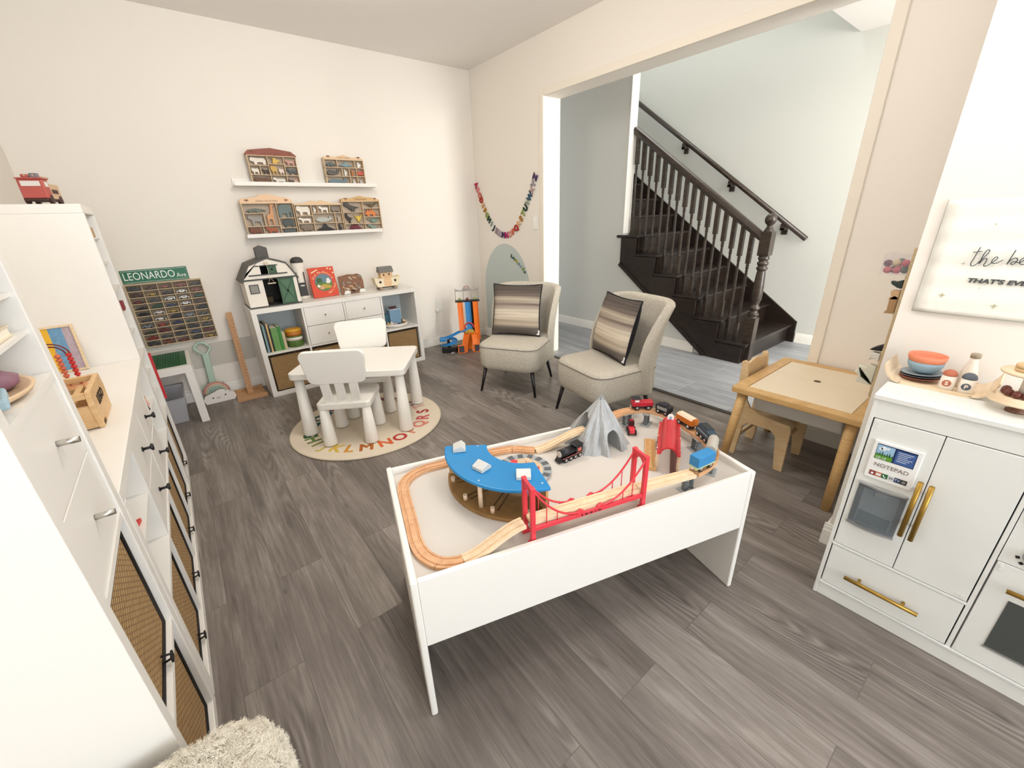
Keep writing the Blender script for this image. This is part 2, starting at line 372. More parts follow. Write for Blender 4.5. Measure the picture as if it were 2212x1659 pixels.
def kallax(loc, rz, cols, rows, zs, label, group=None):
    o = thing('cube_shelf', label, 'shelf', loc, rz, group); W_ = 2*TO+cols*CELL+(cols-1)*TI; H_ = (2*TO+rows*CELL+(rows-1)*TI)*zs
    P(o,'top_panel', MB().box(0,W_,0,KD,H_-TO,H_), white_m, bev=.002)
    P(o,'bottom_panel', MB().box(0,W_,0,KD,0,TO), white_m, bev=.002)
    for x in (0,W_-TO): P(o,'side_panel', MB().box(x,x+TO,0,KD,TO,H_-TO), white_m, bev=.002)
    for r in range(1,rows):
        z = (cellx(r)-TI)*zs
        P(o,'shelf_board', MB().box(TO,W_-TO,.002,KD,z,z+TI), white_m)
    for c in range(1,cols):
        for r in range(rows):
            P(o,'divider', MB().box(cellx(c)-TI,cellx(c),.004,KD,cellx(r)*zs,(cellx(r)+CELL)*zs), white_m)
    o['_zs'] = zs; del o['_zs']
    return o
def drawers(o, c, r, zs, style):
    x0, z0 = cellx(c)+.003, cellx(r)*zs; h = CELL*zs/2-.004
    for k in (0,1):
        za = z0+.003+k*(h+.004)
        d = P(o,'drawer', MB().box(x0,x0+CELL-.006,.006,.022,za,za+h).box(x0+.012,x0+CELL-.018,.022,KD-.02,za+.01,za+h-.012), white_m, bev=.0015)
        cx, cz = x0+CELL/2-.003, za+h/2
        if style == 'black': P(d,'knob', MB().cone((cx,.006,cz),(cx,.002,cz),.009,.009).cone((cx,.003,cz),(cx,-.02,cz),.005,.005,12).cone((cx,-.016,cz),(cx,-.022,cz),.006,.014).cone((cx,-.022,cz),(cx,-.027,cz),.014,.011), blackmetal_m)
        if style == 'tube': P(d,'knob', MB().cyl((cx,.007,cz),(cx,-.026,cz),.006), chrome_m)
        if style == 'dot': P(d,'knob', MB().cone((cx,.007,cz),(cx,-.006,cz),.004,.004).cone((cx,-.006,cz),(cx,-.012,cz),.008,.006), chrome_m)
def basket(unit, c, r, zs, label, rec=.02, group='woven baskets in the cube shelves'):
    M = WM[unit.name] @ T(cellx(c)+CELL/2, rec, cellx(r)*zs+.0005)
    o = thing('woven_basket', label, 'basket', M.translation, unit.rotation_euler[2], group)
    w_, h, d = .318, .318, .345
    b = MB(); b.box(-w_/2,w_/2,0,.006,0,h).box(-w_/2,w_/2,d-.006,d,0,h).box(-w_/2,-w_/2+.006,.006,d-.006,0,h).box(w_/2-.006,w_/2,.006,d-.006,0,h).box(-w_/2+.006,w_/2-.006,.006,d-.006,0,.006)
    P(o,'body', b, weave_m)
    q = w_/2-.004
    P(o,'binding', MB().tube([(-q,-.001,.004),(q,-.001,.004),(q,-.001,h-.004),(-q,-.001,h-.004)], .0055, 6, closed=True), black_m)
    P(o,'pull_tab', MB().tube([(0,-.003,.012),(0,-.02,.016),(0,-.024,.03),(0,-.004,.036)], .003, 6).box(-.012,.012,-.0255,-.021,.013,.030), black_m)
    return o
ZW = 1.03
near = kallax((-.254,.868,0), R(90), 1, 4, ZW, 'tall narrow white cube tower nearest on the left, with a toy plate on a shelf', 'white cube shelves')
drawers(near,0,2,ZW,'tube')
basket(near,0,0,ZW,'woven brown basket in the bottom cube of the nearest white tower'); basket(near,0,1,ZW,'woven brown basket in the second cube up, below the drawers with steel knobs')
# insert with thin shelves in the top cube
for dz in (.082,.156,.228):
    P(near,'shelf_insert', MB().box(TO,TO+CELL,.01,KD-.01,(cellx(3))*ZW+dz,(cellx(3))*ZW+dz+.008), white_m)
UY = 1.291
low = kallax((-.254,UY,0), R(90), 4, 2, ZW, 'low long white cube shelf along the left wall holding a wooden brick box', 'white cube shelves')
drawers(low,1,1,ZW,'black'); drawers(low,2,1,ZW,'black')
for c in (0,3): P(low,'shelf_insert', MB().box(cellx(c),cellx(c)+CELL,.008,KD-.01,(cellx(1)+.165)*ZW,(cellx(1)+.177)*ZW), white_m)
for c,w_ in enumerate(('nearest to the camera','second from the camera','third from the camera','farthest from the camera')):
    basket(low,c,0,ZW,'woven basket, bottom row of the low left shelf, '+w_)
UY3 = UY+1.466
far = kallax((-.254,UY3,0), R(90), 1, 4, ZW, 'tall narrow white cube tower by the street sign, with a toy fire truck on top', 'white cube shelves')
for r in range(1,4):
    for dz in (.11,.225): P(far,'shelf_insert', MB().box(TO,TO+CELL,.01,KD-.01,(cellx(r)+dz)*ZW,(cellx(r)+dz+.008)*ZW), white_m)
basket(far,0,0,ZW,'woven brown basket in bottom cube of the tower under the fire truck')
basket(far,0,1,ZW,'woven brown basket in second cube of the tower under the fire truck') if False else None
north = kallax((.3845,3.8818,0), 0, 4, 2, 1.0, 'white cube shelf under the wall ledges with toy barn and red book on top', 'white cube shelves')
P(north,'back_panel', MB().box(TO,1.464-TO,KD-.004,KD,TO,.724), mat('shaded_wall_blue','#d5dcdc',.6,noise=.01))  # added sheet coloured as the shaded wall behind the open cubes
drawers(north,1,1,1,'dot'); drawers(north,2,1,1,'dot')
for c,w_ in enumerate(('beneath the green books','second from left','third from left','beneath the round tray')):
    basket(north,c,0,1,'woven basket in bottom row of the barn shelf, '+w_, .022)
# ---------------------------------------------------------------- armchairs and pillows
boucle_m = mat('boucle', '#d0c8b9', .95, noise=.34, scale=95, bump=.5)
piping_m = mat('grey_piping', '#8f8a80', .9)
leg_m = mat('black_leg', '#141214', .4)
def stripes(name, dark, light):
    m = bpy.data.materials.new(name); m.use_nodes = True; nt = m.node_tree; b = nt.nodes['Principled BSDF']; L = nt.links.new; N = nt.nodes.new
    tc = N('ShaderNodeTexCoord'); sp = N('ShaderNodeSeparateXYZ'); L(tc.outputs['Object'], sp.inputs[0])
    mr = N('ShaderNodeMapRange'); mr.inputs[1].default_value = -.215; mr.inputs[2].default_value = .215; L(sp.outputs['Z'], mr.inputs[0])
    cr = N('ShaderNodeValToRGB'); cr.color_ramp.interpolation = 'LINEAR'
    st_ = [(0,'#6f6660'),(.13,'#6a625c'),(.17,'#8f857a'),(.22,'#cfc0aa'),(.27,'#b3a490'),(.34,'#e2d5bf'),(.48,'#e6dac6'),(.53,'#bfb0a0'),(.60,'#8d7f75'),(.66,'#b5a797'),(.71,'#c9bca8'),(.77,'#7d7068'),(.88,'#5f564f'),(1,'#5a524c')]
    e = cr.color_ramp.elements; e[0].position = 0; e[0].color = lin(st_[0][1]); e[1].position = 1; e[1].color = lin(st_[-1][1])
    for p_,c in st_[1:-1]: e.new(p_).color = lin(c)
    L(mr.outputs[0], cr.inputs[0])
    mp = N('ShaderNodeMapping'); mp.inputs['Scale'].default_value = (1,1,150); L(tc.outputs['Object'], mp.inputs[0])
    n = N('ShaderNodeTexNoise'); n.inputs['Scale'].default_value = 1; n.inputs['Detail'].default_value = 3; L(mp.outputs[0], n.inputs['Vector'])
    r2 = N('ShaderNodeValToRGB'); r2.color_ramp.elements[0].position = .40; r2.color_ramp.elements[0].color = (.52,.50,.48,1); r2.color_ramp.elements[1].position = .55; r2.color_ramp.elements[1].color = (1,1,1,1); L(n.outputs[0], r2.inputs[0])
    mx = N('ShaderNodeMix'); mx.data_type = 'RGBA'; mx.blend_type = 'MULTIPLY'; mx.inputs[0].default_value = .8; L(cr.outputs[0], mx.inputs[6]); L(r2.outputs[0], mx.inputs[7])
    L(mx.outputs[2], b.inputs['Base Color']); b.inputs['Roughness'].default_value = .95; MATS[name] = m; return m
pillow_m = stripes('striped_cotton','','')
navy_m = mat('black_cloth', '#15141a', .9, noise=.1)
def armchair(loc, rz, label):
    o = thing('slipper_chair', label, 'armchair', loc, rz, 'beige slipper chairs')
    # seat block: front at y=-.25, back at +.22
    def outline(w_, y0, y1, r):
        pl = []
        for cx,cy,a0 in ((w_-r,y0+r,-90),(w_-.04,y1-.04,0),(-w_+.04,y1-.04,90),(-w_+r,y0+r,180)):
            rr = r if cy < 0 else .04
            for k in range(7): a = R(a0+15*k); pl.append((cx+rr*math.cos(a), cy+rr*math.sin(a)))
        return pl
    b = MB(); rings = []
    for z,ins in ((.195,.05),(.2,.03),(.215,.012),(.25,.0),(.395,.0),(.405,.004),(.418,.012),(.428,.04),(.432,.12)):
        rings.append([b.v((x,y,z)) for x,y in outline(.265-ins,-.27+ins,.24-ins*.3,.1)])
    for A,B_ in zip(rings,rings[1:]):
        for i in range(len(A)): b.f([A[i],A[(i+1)%len(A)],B_[(i+1)%len(A)],B_[i]], True)
    b.f(rings[0][::-1]); b.f(rings[-1])
    P(o,'seat', b, boucle_m)
    P(o,'piping', MB().tube([(x,y,.399) for x,y in outline(.266,-.271,.24,.1)], .0035, 6, closed=True), piping_m)
    # winged back shell: grid over (s,t) with thickness
    b = MB(); ns, ntt = 18, 12; F = []; Bk = []
    def pt(s_, t, off):
        w_ = .262+.035*t; wing = (.10+.10*math.sin(math.pi*min(1,t*1.02)))*(.35+.65*(1 if t < .9 else 1-(t-.9)*1.5))
        z = .2+.645*t-.03*abs(s_)**3*(t**4); u = s_*1.0
        x = w_*math.sin(u*1.22)/math.sin(1.22)*(1+.0*t)
        y = .20+.115*t+.035 - wing*max(0,abs(u)-.45)**1.5/.41
        nx, ny = .9*u*max(0,abs(u)-.35), 1
        l = math.hypot(nx,ny); th = .045*(1-.15*t)
        return (x+off*th*nx/l, y+off*th*ny/l, z)
    for side in (-1,1):
        g = [[b.v(pt(-1+2*i/ns, j/ntt, side)) for i in range(ns+1)] for j in range(ntt+1)]
        for j in range(ntt):
            for i in range(ns): b.f([g[j][i],g[j][i+1],g[j+1][i+1],g[j+1][i]], True)
        (F if side < 0 else Bk).extend(g)
    for i in range(ns):
        b.f([F[0][i],F[0][i+1],Bk[0][i+1],Bk[0][i]], True); b.f([F[-1][i],F[-1][i+1],Bk[-1][i+1],Bk[-1][i]], True)
    for j in range(ntt):
        for i in (0,ns): b.f([F[j][i],F[j+1][i],Bk[j+1][i],Bk[j][i]], True)
    bk = P(o,'backrest', b, boucle_m); bevel(bk,.022,4); bk.modifiers['bevel'].angle_limit = R(50)
    for x,y,dx,dy in ((-.21,-.215,-.035,-.035),(.21,-.215,.035,-.035),(-.2,.2,-.03,.05),(.2,.2,.03,.05)):
        P(o,'leg', MB().cone((x,y,.2),(x+dx,y+dy,0),.017,.010,14), leg_m)
    return o
def pillow(M, label):
    o = thing('throw_pillow', label, 'pillow', M.translation, 0, 'striped pillows on the slipper chairs'); o.rotation_euler = M.to_euler(); WM[o.name] = M.copy()
    n = 16; h = .215
    def pt(u,v,s_):
        k = (1-u*u)*(1-v*v); pin = 1-.05*(1-max(abs(u),abs(v))**6)*0
        e = 1-.07*(1-v*v)*abs(u)**3-.0; e2 = 1-.07*(1-u*u)*abs(v)**3
        return (u*h*e, s_*(.004+.075*k**.42 if k > 0 else .004), v*h*e2)
    for s_,nm,m in ((-1,'front_cover',pillow_m),(1,'back_cover',navy_m)):
        b = MB(); g = [[b.v(pt(-1+2*i/n,-1+2*j/n,s_)) for i in range(n+1)] for j in range(n+1)]
        for j in range(n):
            for i in range(n): b.f([g[j][i],g[j][i+1],g[j+1][i+1],g[j+1][i]], True)
        P(o,nm,b,m)
    ed = [pt(-1+2*i/n,-1,0) for i in range(n)]+[pt(1,-1+2*i/n,0) for i in range(n)]+[pt(1-2*i/n,1,0) for i in range(n)]+[pt(-1,1-2*i/n,0) for i in range(n)]
    P(o,'piping', MB().tube(ed,.0065,6,closed=True), navy_m)
    P(o,'care_tag', MB().box(.19,.215,-.012,-.009,-.205,-.165), mat('tag_white','#e8e6e2',.8))
    return o
A1 = armchair((2.145,2.674,0), R(-60.7), 'beige upholstered slipper chair beside the race track in the corner')
A2 = armchair((2.235,1.785,0), R(-100), 'beige upholstered slipper chair in front of the dark staircase')
def onchair(A, dx, dy, tilt, yaw): return WM[A.name] @ T(dx,dy,.645) @ RZ(yaw) @ RX(tilt)
pillow(onchair(A1,-.03,.085,-14,4), 'grey striped square pillow with black piping on the chair near the race track')
pillow(onchair(A2,-.01,.085,-14,-10), 'grey striped square pillow with black backing on the chair before the stairs')

# ---------------------------------------------------------------- children's table, chairs, rug
plas_m = mat('white_plastic', '#f4f0e8', .42, noise=.02, scale=500)
def cone_leg(b, x, y, z, r0=.03, r1=.046): return b.lathe([(r1*.8,0),(r1,.004),(r1,.012),(r0,z)], (x,y,0), 20)
def rrect(w_, d, r, seg=5, taper=0):
    pl = []
    for cx,cy,a0 in ((w_/2-r,d/2-r,0),(-w_/2+r,d/2-r,90),(-w_/2+r,-d/2+r,180),(w_/2-r,-d/2+r,270)):
        for k in range(seg+1): a = R(a0+90*k/seg); pl.append((cx+r*math.cos(a),cy+r*math.sin(a)))
    return pl
tb = thing('kids_table', 'low white plastic children table with cone legs on the round rug', 'table', (.86,2.91,.0137), R(-36))
P(tb,'tabletop', MB().prism(rrect(.77,.55,.04), .048, 'z', .42), plas_m, bev=.008, seg=3)
for sx in (-1,1):
    for sy in (-1,1): P(tb,'leg', cone_leg(MB(), sx*.335,sy*.225,.425,.028,.048), plas_m)
def kidchair(loc, rz, label):
    o = thing('kids_chair', label, 'chair', loc, rz, 'white plastic children chairs')
    P(o,'seat', MB().prism(rrect(.34,.33,.03), .045, 'z', .26), plas_m, bev=.008, seg=3)
    for x,y in ((-.135,-.13),(.135,-.13),(-.135,.135),(.135,.135)): P(o,'leg', cone_leg(MB(), x,y,.265,.028,.044), plas_m)
    # back at +y ; three slats then a flared panel
    for x in (-.085,0,.085):
        b = MB(); b.sweep([(x,.135,.295),(x*1.06,.165,.49)], [(-.028,-.009),(.028,-.009),(.028,.009),(-.028,.009)], up=Vector((0,1,0)))
        P(o,'back_slat', b, plas_m, bev=.004)
    pl = []; r = .045
    for cx,cz,a0 in ((.195-r,.67-r,0),(-.195+r,.67-r,90),(-.178+r,.44+r,180),(.178-r,.44+r,270)):
        for k in range(7): a = R(a0+15*k); pl.append((cx+r*math.cos(a), cz+r*math.sin(a)))
    b = MB(); b.at(T(0,.165,.47) @ RX(-9) @ T(0,-.165,-.47)); b.prism(pl, .024, 'y', .15)
    P(o,'back_panel', b, plas_m, bev=.008, seg=3)
    return o
kidchair((.706,2.716,.0137), R(180-33), 'white plastic children chair nearest the camera with its back turned')
kidchair((.955,3.06,.0137), R(-21), 'white plastic children chair behind the table facing the camera')
cream_m = mat('rug_cream', '#e8dac4', .95, noise=.12, scale=400, bump=.3)
rug = thing('alphabet_rug', 'round cream rug with a ring of coloured alphabet letters under the children table', 'rug', (.84,2.85,0))
P(rug,'pile', MB().lathe([(.525,0),(.532,.004),(.530,.009),(.522,.0115),(0,.0115)], seg=72), cream_m)
P(rug,'edge_binding', MB().tube([(.53*math.cos(R(5*i)),.53*math.sin(R(5*i)),.006) for i in range(72)], .006, 6, closed=True), mat('rug_edge','#d9cbb5',.9))
rc = ['#7c2f3a','#7e4a55','#3f6a78','#1f5a55','#1c5648','#23533c','#2f5a34','#647a3c','#8a8f4a','#c9b566','#d9b64e','#d59a3c','#b5672a','#d9683a','#b8403a','#cf8a72','#d88474','#c65a5a','#a83a3c','#d9a49c','#93606a','#7a5060','#83475a','#8a3c50','#6b4a6a','#6a3040']
ang = {'A':-263,'B':-251,'C':-239,'D':-226.9,'E':-213.3,'F':-201.9,'G':-189.3,'H':-177,'I':-165,'J':-153,'K':-141,'L':-128,'M':-112.6,'N':-95.1,'O':-79.6,'P':-64.5,'Q':-49.4,'R':-34.3,'S':-19,'T':-4,'U':10,'V':25,'W':40,'X':54,'Y':68,'Z':82}
for i,(ch,a) in enumerate(ang.items()):
    P(rug,'letter', MB().text(ch, RZ(a) @ T(.405,0,.0118) @ RZ(90) @ Matrix.Diagonal((1,1,.12,1)), .125, .0006, bold=.0045), mat('rug_letter_'+rc[i][1:], rc[i], .95), label='letter '+ch+' woven into the rug')
# ---------------------------------------------------------------- train table
TX, TY, TA = .2562, .7842, -.2947
TL, TWD, TH = 1.198, .5755, .538
ZB = .512                                   # play surface
play_m = mat('grey_play_board', '#d6cfc6', .6, noise=.06, scale=500)
tt = thing('train_table', 'white train table with raised rim and a wooden railway on its grey top', 'table', (TX,TY,0), TA)
LM = WM[tt.name]
for u in (0,TL-.02): P(tt,'end_panel', MB().box(u,u+.02,0,TWD,0,TH), white_m, bev=.006, seg=3)
P(tt,'front_rail', MB().box(.02,TL-.02,.003,.018,.295,TH-.004), white_m, bev=.002)
P(tt,'back_rail', MB().box(.02,TL-.02,TWD-.018,TWD-.003,.295,TH-.004), white_m, bev=.002)
P(tt,'play_board', MB().box(.02,TL-.02,.018,TWD-.018,ZB-.012,ZB), play_m)
def tthing(name, label, cat, u, v, z, a=0, group=None):
    p = LM @ Vector((u,v,z)); return thing(name, label, cat, p, TA+R(a), group)

# ---------------------------------------------------------------- wooden track
beech_m = wood('beech', '#d09a6c', '#e2b48a', (14,14,60), .55, 1)
birch_m = wood('light_beech', '#e6c6a0', '#f1d9b8', (14,14,60), .55, 1)
dkgroove = None
PROF = [(-.02,0),(.02,0),(.02,.012),(.0145,.012),(.0135,.009),(.0085,.009),(.0075,.012),(-.0075,.012),(-.0085,.009),(-.0135,.009),(-.0145,.012),(-.02,.012)]
UP = .058
low_pts = [(.49,.528),(.40,.538),(.31,.538),(.215,.538),(.14,.536),(.085,.513),(.05,.468),(.042,.41),(.042,.32),(.042,.23),(.042,.16),(.054,.105),(.085,.06),(.125,.042),(.15,.040)]
def run(pts, z0, z1, n=10): # smooth s-shaped ramp
    return [(u,v,z0+(z1-z0)*(lambda t: t*t*(3-2*t))(i/(len(pts)-1))) for i,(u,v) in enumerate(pts)]
def trackpiece(pts, m, label):
    q = [LM @ Vector(p) for p in pts]
    return S('wooden_track', MB().sweep(q, PROF), m, label, 'toy track', 'wooden railway track pieces')
def cut(path, n, m, labels):
    N_ = len(path)-1
    for k in range(n):
        a = k*N_//n; b = (k+1)*N_//n; seg = [Vector(p) for p in path[a:b+1]]
        seg[0] = seg[0]+(seg[1]-seg[0])*.04; seg[-1] = seg[-1]+(seg[-2]-seg[-1])*.04
        trackpiece(seg, m, labels[k])
lp = smoothpath([(u,v,ZB+.0005) for u,v in low_pts], 8)
cut(lp, 7, beech_m, ['wooden track piece curving behind the blue roundhouse roof','straight wooden track piece along the back rim, left of the roundhouse','curved wooden track piece in the back left table corner','wooden track piece on the left rim, nearest the back corner','wooden track piece at the middle of the left rim','wooden track piece at the left rim, nearest the front corner','curved wooden track piece in the front left table corner'])
trackpiece(run([(.152+.0205*i,.040+.0012*i) for i in range(10)], ZB+.0005, ZB+UP), birch_m, 'pale ramp track rising from the front left corner to the red bridge')
trackpiece([(.728+.012*i,.052-.0006*i,ZB+UP) for i in range(19)], birch_m, 'pale straight track between the red bridge and the blue wagon')
up_pts = [(.950,.041),(1.0,.05),(1.06,.075),(1.11,.115),(1.145,.17),(1.155,.24),(1.16,.31),(1.16,.39),(1.148,.45),(1.115,.495),(1.06,.52),(1.0,.522),(.955,.508),(.925,.49),(.895,.478)]
upath = smoothpath([(u,v,ZB+UP) for u,v in up_pts], 6)
cut(upath, 5, beech_m, ['curved raised track under the blue wagon','curved raised track under the dark blue engine','raised track under the orange wagon','curved raised track under the red engine','winding raised track leading into the grey mountain'])
trackpiece(run([(.57+.0215*i,.480-.0022*i) for i in range(11)][::1], ZB+.0005, ZB+UP), birch_m, 'pale ramp track rising from the turntable to the grey mountain')
trackpiece([tuple(p) for p in smoothpath([(.488,.526,ZB+.0005),(.515,.515,ZB+.0005),(.542,.496,ZB+.0005),(.568,.481,ZB+.0005)],5)], beech_m, 'short curved track joining the turntable to the pale mountain ramp')
# a loose straight beside the station
d = Vector((.135,.170,0)).normalized()
trackpiece([tuple(Vector((.896,.186,ZB+.0005))+d*.0218*i) for i in range(11)], wood('tan_beech','#cf9d62','#ddb27c',(14,14,60),.55,1), 'loose straight track lying beside the red station roof')

# ---------------------------------------------------------------- red suspension bridge
red_m = mat('red_plastic', '#e23c48', .35, noise=.04); dred_m = mat('deep_red', '#b8182a', .35, noise=.04)
grey_m = mat('grey_plastic', '#a7abac', .5, noise=.06); dgrey_m = mat('dark_grey_plastic', '#6f7578', .5, noise=.05)
br = tthing('toy_bridge', 'red plastic toy suspension bridge with a wooden deck along the table front', 'toy bridge', .545,.055,ZB)
bw, hw, tz = .19, .028, .195
for s in (-1,1):
    b = MB()
    for v in (-hw,hw):
        b.box(s*bw-.007,s*bw+.007,v-.006,v+.006,0,tz).prism([(-.012,0),(.012,0),(.007,.03),(-.007,.03)], .02, 'y', v-.01) if False else b.box(s*bw-.007,s*bw+.007,v-.006,v+.006,0,tz).box(s*bw-.012,s*bw+.012,v-.009,v+.009,0,.012)
    arch = [(-hw,tz-.002),(-hw,tz-.04)]+[(-hw+.006+(2*hw-.012)*k/8, tz-.04+.022*math.sin(math.pi*k/8)) for k in range(9)]+[(hw,tz-.04),(hw,tz-.002)]
    b.prism(arch, .010, 'x', s*bw-.005)
    P(br,'tower', b, red_m, bev=.0015)
for v in (-hw,hw):
    P(br,'side_beam', MB().box(-bw,bw,v-.004,v+.004,UP-.012,UP+.002), red_m, bev=.001)
    for s in (-1,1):
        pts = [(s*(bw-(bw-.035)*t), v, UP+.004+(tz-.012-UP)*(1-t)**2.1) for t in [i/12 for i in range(13)]]
        P(br,'cable', MB().tube(pts,.0032,6), red_m)
        P(br,'cable_anchor', MB().prism([(-.02,UP),(.02,UP),(.02,UP+.006),(0,UP+.015),(-.02,UP+.006)], .01,'y',v-.005).at(Matrix()) if False else MB().prism([(s*.035-.016,UP),(s*.035+.016,UP),(s*.035+.012,UP+.006),(s*.035,UP+.013),(s*.035-.012,UP+.006)], .01,'y',v-.005), red_m)
        for t in (.28,.5,.74):
            x = s*(bw-(bw-.035)*t); z = UP+.004+(tz-.012-UP)*(1-t)**2.1
            P(br,'hanger', MB().cyl((x,v,UP-.002),(x,v,z),.0016,6), red_m)
P(br,'printed_marks', MB().box(-.034,-.030,-hw-.0046,-hw-.004,UP-.009,UP-.002).box(-.022,-.012,-hw-.0046,-hw-.004,UP-.008,UP-.003).box(-.006,.004,-hw-.0046,-hw-.004,UP-.008,UP-.003).box(.012,.015,-hw-.0046,-hw-.004,UP-.009,UP-.002).box(.022,.034,-hw-.0046,-hw-.004,UP-.008,UP-.004), mat('mark_ink','#2a1416',.6))
P(br,'deck', MB().sweep([(-bw,0,UP),(0,0,UP),(bw-.005,0,UP)], PROF), birch_m)
# ---------------------------------------------------------------- track supports
def support(u, v, a, label):
    o = tthing('track_support', label, 'toy support', u, v, ZB, a, 'grey plastic track supports')
    P(o,'foot', MB().box(-.03,.03,-.02,.02,0,.003), grey_m, bev=.001)
    b = MB()
    for x in (-.018,.014): b.box(x,x+.004,-.008,.008,.003,UP-.006)
    for k in range(4):
        z = .006+k*.0115; b.sweep([(-.016,-.007,z),(.016,-.007,z+.011)],[(-.0016,-.0012),(.0016,-.0012),(.0016,.0012),(-.0016,.0012)]); b.sweep([(.016,.007,z),(-.016,.007,z+.011)],[(-.0016,-.0012),(.0016,-.0012),(.0016,.0012),(-.0016,.0012)])
    P(o,'lattice', b, dgrey_m)
    P(o,'cradle', MB().box(-.026,.026,-.014,.014,UP-.006,UP-.001), grey_m, bev=.001)
support(.935,.045,0,'grey lattice track support beneath the pale straight at the table front')
support(1.115,.485,35,'grey lattice track support beneath the red engine')
support(1.035,.518,0,'grey lattice track support beside the small red tractor')
support(1.145,.225,80,'grey lattice track support under the right hand curve')
support(1.085,.092,35,'grey lattice track support behind the blue wagon')
# ---------------------------------------------------------------- mountain
rock_m = mat('grey_rock', '#b6b9ba', .7, noise=.25, scale=40, bump=.25)
mo = tthing('toy_mountain', 'grey plastic toy mountain with two tunnel arches on the train table', 'toy mountain', .838,.458,ZB)
rnd = random.Random(5); b = MB(); na, nz_ = 72, 14; g = []
ph = [rnd.random()*6.28 for _ in range(6)]
for j in range(nz_+1):
    t = j/nz_; row = []
    for i in range(na):
        a = 2*math.pi*i/na
        rr = (1-t)**.85*(.93+.16*abs(math.sin(3.5*a+ph[0]+t*1.2))+.11*abs(math.sin(6.5*a+ph[1]-t*2.2))+.06*math.sin(16*a+ph[2]+t*5)); rr += .03*math.sin(3*a+ph[3])*t*(1-t)*2
        row.append((.110*rr*math.cos(a)+.004*t, .122*rr*math.sin(a)-.020*t, .207*t-.012*(t > .95)*math.sin(4*a)))
    g.append([b.v(p) for p in row])
for j in range(nz_):
    for i in range(na): b.f([g[j][i],g[j][(i+1)%na],g[j+1][(i+1)%na],g[j+1][i]])
b.f(g[0][::-1]); b.f(g[-1])
body = P(mo,'rock_body', b, rock_m)
def cutter(M, w_, h, L_, z0):
    pl = [(-w_,z0),(w_,z0),(w_,z0+h*.55)]+[(w_*math.cos(R(18*k)), z0+h*.55+h*.45*math.sin(R(18*k))) for k in range(1,10)]+[(-w_,z0+h*.55)]
    c = MB().at(M); c.prism(pl, L_, 'y', -L_/2)
    me = c.mesh('cut'); o = bpy.data.objects.new('cut', me); COL.objects.link(o); o.matrix_world = WM[mo.name]; return o
c1 = cutter(T(.008,-.095,0)@RZ(4), .033, .100, .20, -.01); c2 = cutter(RZ(90)@T(.006,0,0), .028, .084, .4, UP-.004)
for c in (c1,c2):
    md = body.modifiers.new('b','BOOLEAN'); md.object = c; md.operation = 'DIFFERENCE'; md.solver = 'EXACT'
bpy.context.view_layer.update()
dg = bpy.context.evaluated_depsgraph_get(); me2 = bpy.data.meshes.new_from_object(body.evaluated_get(dg)); body.modifiers.clear(); body.data = me2
for c in (c1,c2): bpy.data.objects.remove(c)
bpy.context.view_layer.update()
# lip round the front tunnel
arc = [(.008-.038,-.122,0),(.008-.038,-.104,.045)]+[(.008+.037*math.cos(R(180-18*k)), -.102+.018*math.sin(R(18*k)), .045+.049*math.sin(R(18*k))) for k in range(1,10)]+[(.008+.038,-.104,.045),(.008+.038,-.118,0)]
P(mo,'tunnel_lip', MB().tube(arc,.007,7), rock_m)
# ---------------------------------------------------------------- roundhouse with turntable
ply_m = wood('plywood', '#c39a63', '#d8b480', (4,4,40), .6, 2); brownply_m = wood('brown_ply','#8a6638','#a27b48',(6,6,20),.6,2)
rblue_m = mat('blue_paint', '#1685c4', .35, noise=.02); dowel_m = wood('pale_dowel','#e3c3a0','#efd6b8',(10,10,30),.6,1)
rh = tthing('toy_roundhouse', 'wooden toy engine shed with blue fan shaped roof and white roof vents', 'toy building', .47,.37,ZB)
def sector(r0, r1, a0, a1, n=20): return [(r1*math.cos(R(a0+(a1-a0)*k/n)), r1*math.sin(R(a0+(a1-a0)*k/n))) for k in range(n+1)]+[(r0*math.cos(R(a1-(a1-a0)*k/n)), r0*math.sin(R(a1-(a1-a0)*k/n))) for k in range(n+1)]
A0, A1_ = 160, 264
P(rh,'base', MB().prism(sector(.118,.275,A0,A1_), .014, 'z', 0), brownply_m, bev=.002)
P(rh,'roof', MB().prism(sector(.128,.278,A0-1,A1_+1), .012, 'z', .112), rblue_m, bev=.004, seg=3)
for k in range(4):
    a = R(A0+13+k*26); P(rh,'stop_peg', MB().cyl((.258*math.cos(a),.258*math.sin(a),.014),(.258*math.cos(a),.258*math.sin(a),.034),.007), dowel_m)
    for da in (-2.6,2.6):
        P(rh,'floor_groove', MB().sweep([(.13*math.cos(a+R(da)*1.6),.13*math.sin(a+R(da)*1.6),.0135),(.245*math.cos(a+R(da)),.245*math.sin(a+R(da)),.0135)], [(-.0025,0),(.0025,0),(.0025,.0012),(-.0025,.0012)]), mat('groove_shade','#5d4324',.8))
P(rh,'end_wall', MB().at(RZ(A0+1)).box(.15,.27,-.004,.004,.014,.112), ply_m)
P(rh,'end_wall', MB().at(RZ(A1_-1)).box(.15,.27,-.004,.004,.014,.112), ply_m)
a = R(214); P(rh,'post', MB().cyl((.25*math.cos(a),.25*math.sin(a),.014),(.25*math.cos(a),.25*math.sin(a),.112),.0075), dowel_m)
P(rh,'front_fascia', MB().prism(sector(.132,.139,A0+2,A1_-2), .05, 'z', .062), dred_m)
vent_m = mat('grey_white_block', '#d2d3cf', .6, noise=.08)
for k,(aa,rr) in enumerate(((166,.225),(207,.205),(248,.205))):
    b = MB().at(T(rr*math.cos(R(aa)),rr*math.sin(R(aa)),.124) @ RZ(aa+180)); b.prism([(-.022,0),(.022,0),(.022,.010),(.008,.024),(-.022,.012)], .046, 'y', -.023); P(rh,'roof_vent', b, vent_m, bev=.002)
